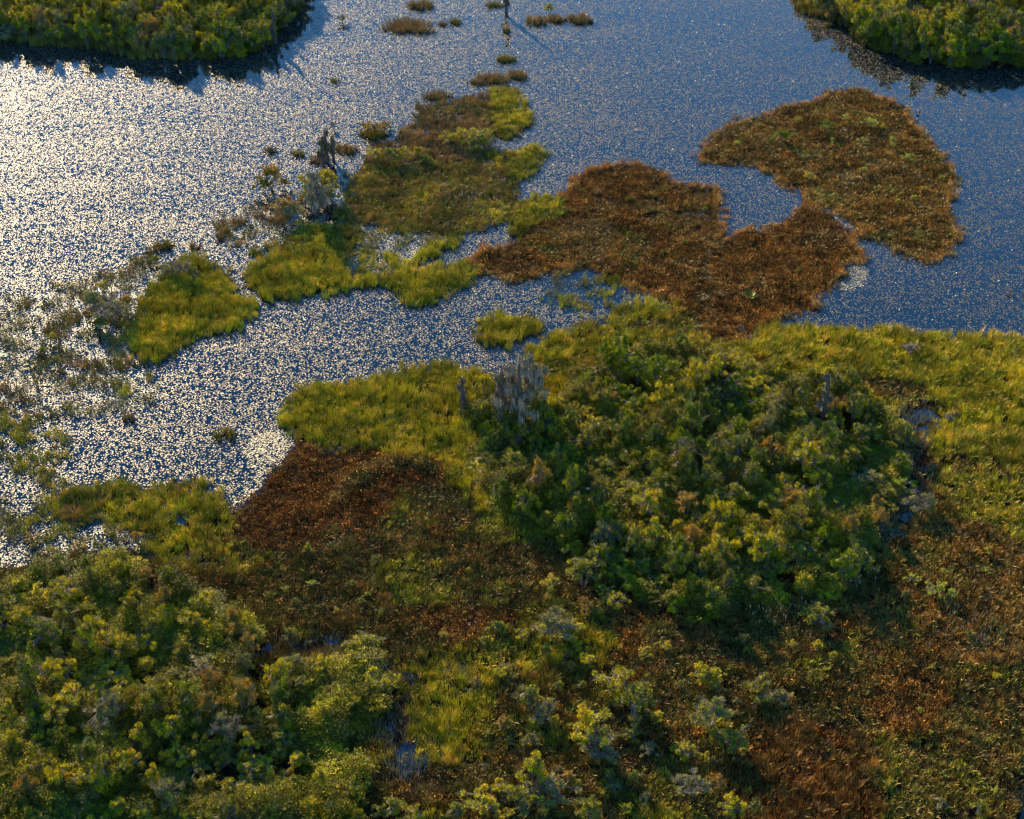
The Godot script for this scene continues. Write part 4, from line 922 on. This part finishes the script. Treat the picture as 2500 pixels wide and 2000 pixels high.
func singles(types: Array) -> void:
	for s in SHRUBS:
		var kind: String = s[3]
		var R: float = s[2]
		var id := zone_at(s[0], s[1])
		var place: String = ZONES[id - 1][3] if id > 0 else "the open lily water"
		plant(kind, s[0], s[1], R, R * rng.randf_range(1.45, 1.95), "standing in " + place)
	# tussocks of dead grass
	for t in TUSSOCKS:
		var o := Node3D.new()
		o.name = numbered("grass_tussock")
		add_child(o)
		o.position = Vector3(t[0], maxf(height_at(t[0], t[1]), 0) - .02, t[1])
		var s := Shape.new()
		var half: float = t[2]
		var roots := Shape.new()
		var green := rng.randf() < .25
		for k in int(clampf(half * half * 26, 16, 360)):
			var w := rng.randf() * TAU
			var r := sqrt(rng.randf()) * (1.0 + lump.get_noise_2d(cos(w) * 3 + t[0], sin(w) * 3) * .7)
			var at := Vector3(cos(w) * r * half, 0, sin(w) * r * half * .8)
			var base := vary(pick(OLIVE if green else TAN), .2)
			if k % 3 == 0:
				roots.ball(at, Vector3(.3, .10, .3), Color(.03, .02, .012), 3, 6)
			for q in 9:
				var p := at + Vector3(rng.randf_range(-.25, .25), 0, rng.randf_range(-.25, .25))
				var h := rng.randf_range(.5, 1.15) * (.75 + .25 * minf(half, 1.6))
				var lean := Vector3(rng.randf_range(-.4, .4), 0, rng.randf_range(-.4, .4)) * h + at * .12
				var f := rng.randf() * TAU
				var across := Vector3(cos(f), 0, sin(f)) * .02
				var mid := p + Vector3(0, h * .6, 0) + lean * .35
				var col := vary(base, .25)
				s.quad(p - across, p + across, mid + across * .8, mid - across * .8, col)
				s.tri(mid - across * .8, mid + across * .8, p + Vector3(0, h, 0) + lean, col)
		part(o, "grass_blades", s.mesh(), mats.grass)
		part(o, "root_mat", roots.mesh(), mats.wood)
		var id := zone_at(t[0], t[1])
		var place: String = ZONES[id - 1][3] if id > 0 else "the open lily water"
		var sw := "tiny" if half < 1.0 else ("small" if half < 1.7 else ("wide" if half < 3.0 else "very wide"))
		var said: String = t[3] if t[3] != "" else "rising from " + place
		tag(o, "%s %s grass tussock %s" % [sw, "olive" if green else "tan", said], "tussock", "grass tussocks " + said)
	# cypresses hung with moss
	for c in CYPRESSES:
		var set := cypress_shape(c[2], c[3])
		var o := Node3D.new()
		o.name = numbered("cypress_tree")
		add_child(o)
		o.position = Vector3(c[0], maxf(height_at(c[0], c[1]), -.05), c[1])
		part(o, "trunk", set[0], mats.wood)
		part(o, "hanging_moss", set[1], mats.moss)
		part(o, "crown", set[2], mats.leaf)
		tag(o, c[4], "cypress tree", "cypress trees")

func small_things() -> void:
	# fan palm on the hooked mat
	var palm := Node3D.new()
	palm.name = "fan_palm"
	add_child(palm)
	palm.position = Vector3(33.5, 0.00, -185.4)
	palm.position.y = height_at(palm.position.x, palm.position.z)
	var st := Shape.new()
	st.tube(Vector3(0, -.2, 0), Vector3(0, .35, 0), .09, .06, 6, Color(.09, .065, .04))
	part(palm, "trunk", st.mesh(), mats.wood)
	for k in 12:
		var w := TAU * k / 12.0 + rng.randf() * .3
		var f := Shape.new()
		var out := Vector3(cos(w), rng.randf_range(.35, 1.2), sin(w)).normalized()
		var hub := Vector3(0, .3, 0) + out * .55
		f.tube(Vector3(0, .3, 0), hub, .014, .01, 3, Color(.12, .15, .03))
		var side := out.cross(Vector3.UP).normalized()
		for q in 11:
			var a := (q - 5) * .24
			var d := (out * cos(a) + side * sin(a)).normalized()
			f.leaf(hub, d, d.cross(out.cross(side)).normalized(), .62, .07, vary(Color(.09, .13, .02), .2))
		part(palm, "frond", f.mesh(), mats.leaf)
	tag(palm, "small bright green fan palm on the hooked rust mat", "palm")
	# fallen log at the inlet
	var log_st := Shape.new()
	var a := Vector3(-1.5, .05, .0)
	for k in 6:
		var b := a + Vector3(.52, rng.randf_range(-.02, .05), rng.randf_range(-.06, .06) - .04)
		log_st.tube(a, b, .15 - k * .012, .138 - k * .012, 9, vary(Color(.17, .155, .13), .1))
		a = b
	log_st.tube(Vector3(.3, .1, 0), Vector3(.7, .65, .25), .05, .02, 5, Color(.18, .165, .14))
	log_st.tube(Vector3(-.5, .1, 0), Vector3(-.3, .5, -.3), .04, .015, 5, Color(.18, .165, .14))
	var lg := part(self, "fallen_log", log_st.mesh(), mats.wood)
	lg.position = Vector3(39.6, 0.00, -207.4)
	tag(lg, "grey fallen log half afloat at the tip of the blue inlet", "log")
	# perch and birds by the fan shaped mat
	var spots := [Vector3(69.8, 0.00, -249.1), Vector3(70.7, 0.00, -246.9), Vector3(70.1, 0.00, -245.3)]
	for k in spots.size():
		var at: Vector3 = spots[k]
		var perch := Shape.new()
		perch.tube(Vector3(0, -.4, 0), Vector3(.04, .55, .02), .05, .035, 6, Color(.12, .11, .095))
		perch.tube(Vector3(.04, .55, .02), Vector3(.22, .86, .1), .03, .014, 5, Color(.12, .11, .095))
		perch.tube(Vector3(.03, .5, .02), Vector3(-.05, .8, -.02), .03, .02, 5, Color(.12, .11, .095))
		perch.tube(Vector3(.02, .3, .02), Vector3(-.3, .62, .12), .024, .01, 5, Color(.12, .11, .095))
		var pn := part(self, numbered("dead_snag"), perch.mesh(), mats.wood)
		pn.position = at
		tag(pn, "short dead snag under a %s bird beside the fan shaped rust mat" % ["white", "white", "black"][k], "snag", "snags with birds")
		var white := k < 2
		var col := Color(.75, .75, .72) if white else Color(.02, .02, .022)
		var bird := Node3D.new()
		bird.name = numbered("white_egret" if white else "black_bird")
		add_child(bird)
		bird.position = at + Vector3(-.05, .8, -.02)
		bird.rotation.y = 2.4 + k * 1.3
		var body := Shape.new()
		body.ball(Vector3(0, .36, 0), Vector3(.13, .15, .25), col, 8, 10)
		body.ball(Vector3(0, .28, -.28), Vector3(.07, .05, .16), col, 6, 8)
		var neck := [Vector3(0, .44, .18), Vector3(0, .58, .27), Vector3(0, .70, .22), Vector3(0, .82, .27)]
		for q in 3:
			body.tube(neck[q], neck[q + 1], .055 - q * .008, .047 - q * .008, 8, col)
		body.ball(Vector3(0, .84, .29), Vector3(.045, .045, .075), col, 6, 8)
		part(bird, "body", body.mesh(), mats.wood)
		var bill := Shape.new()
		bill.tube(Vector3(0, .84, .34), Vector3(0, .82, .50), .018, .003, 6, Color(.55, .38, .06) if white else Color(.12, .09, .03))
		part(bird, "bill", bill.mesh(), mats.wood)
		for q in [-1, 1]:
			var leg := Shape.new()
			leg.tube(Vector3(q * .05, .25, 0), Vector3(q * .045, -.01, .01), .012, .010, 5, Color(.03, .03, .028))
			part(bird, "leg", leg.mesh(), mats.wood)
		tag(bird, ["white long necked bird on a snag at the fan mat's edge", "white bird on the snag next to the black bird", "black bird on a snag below the white birds"][k], "bird")
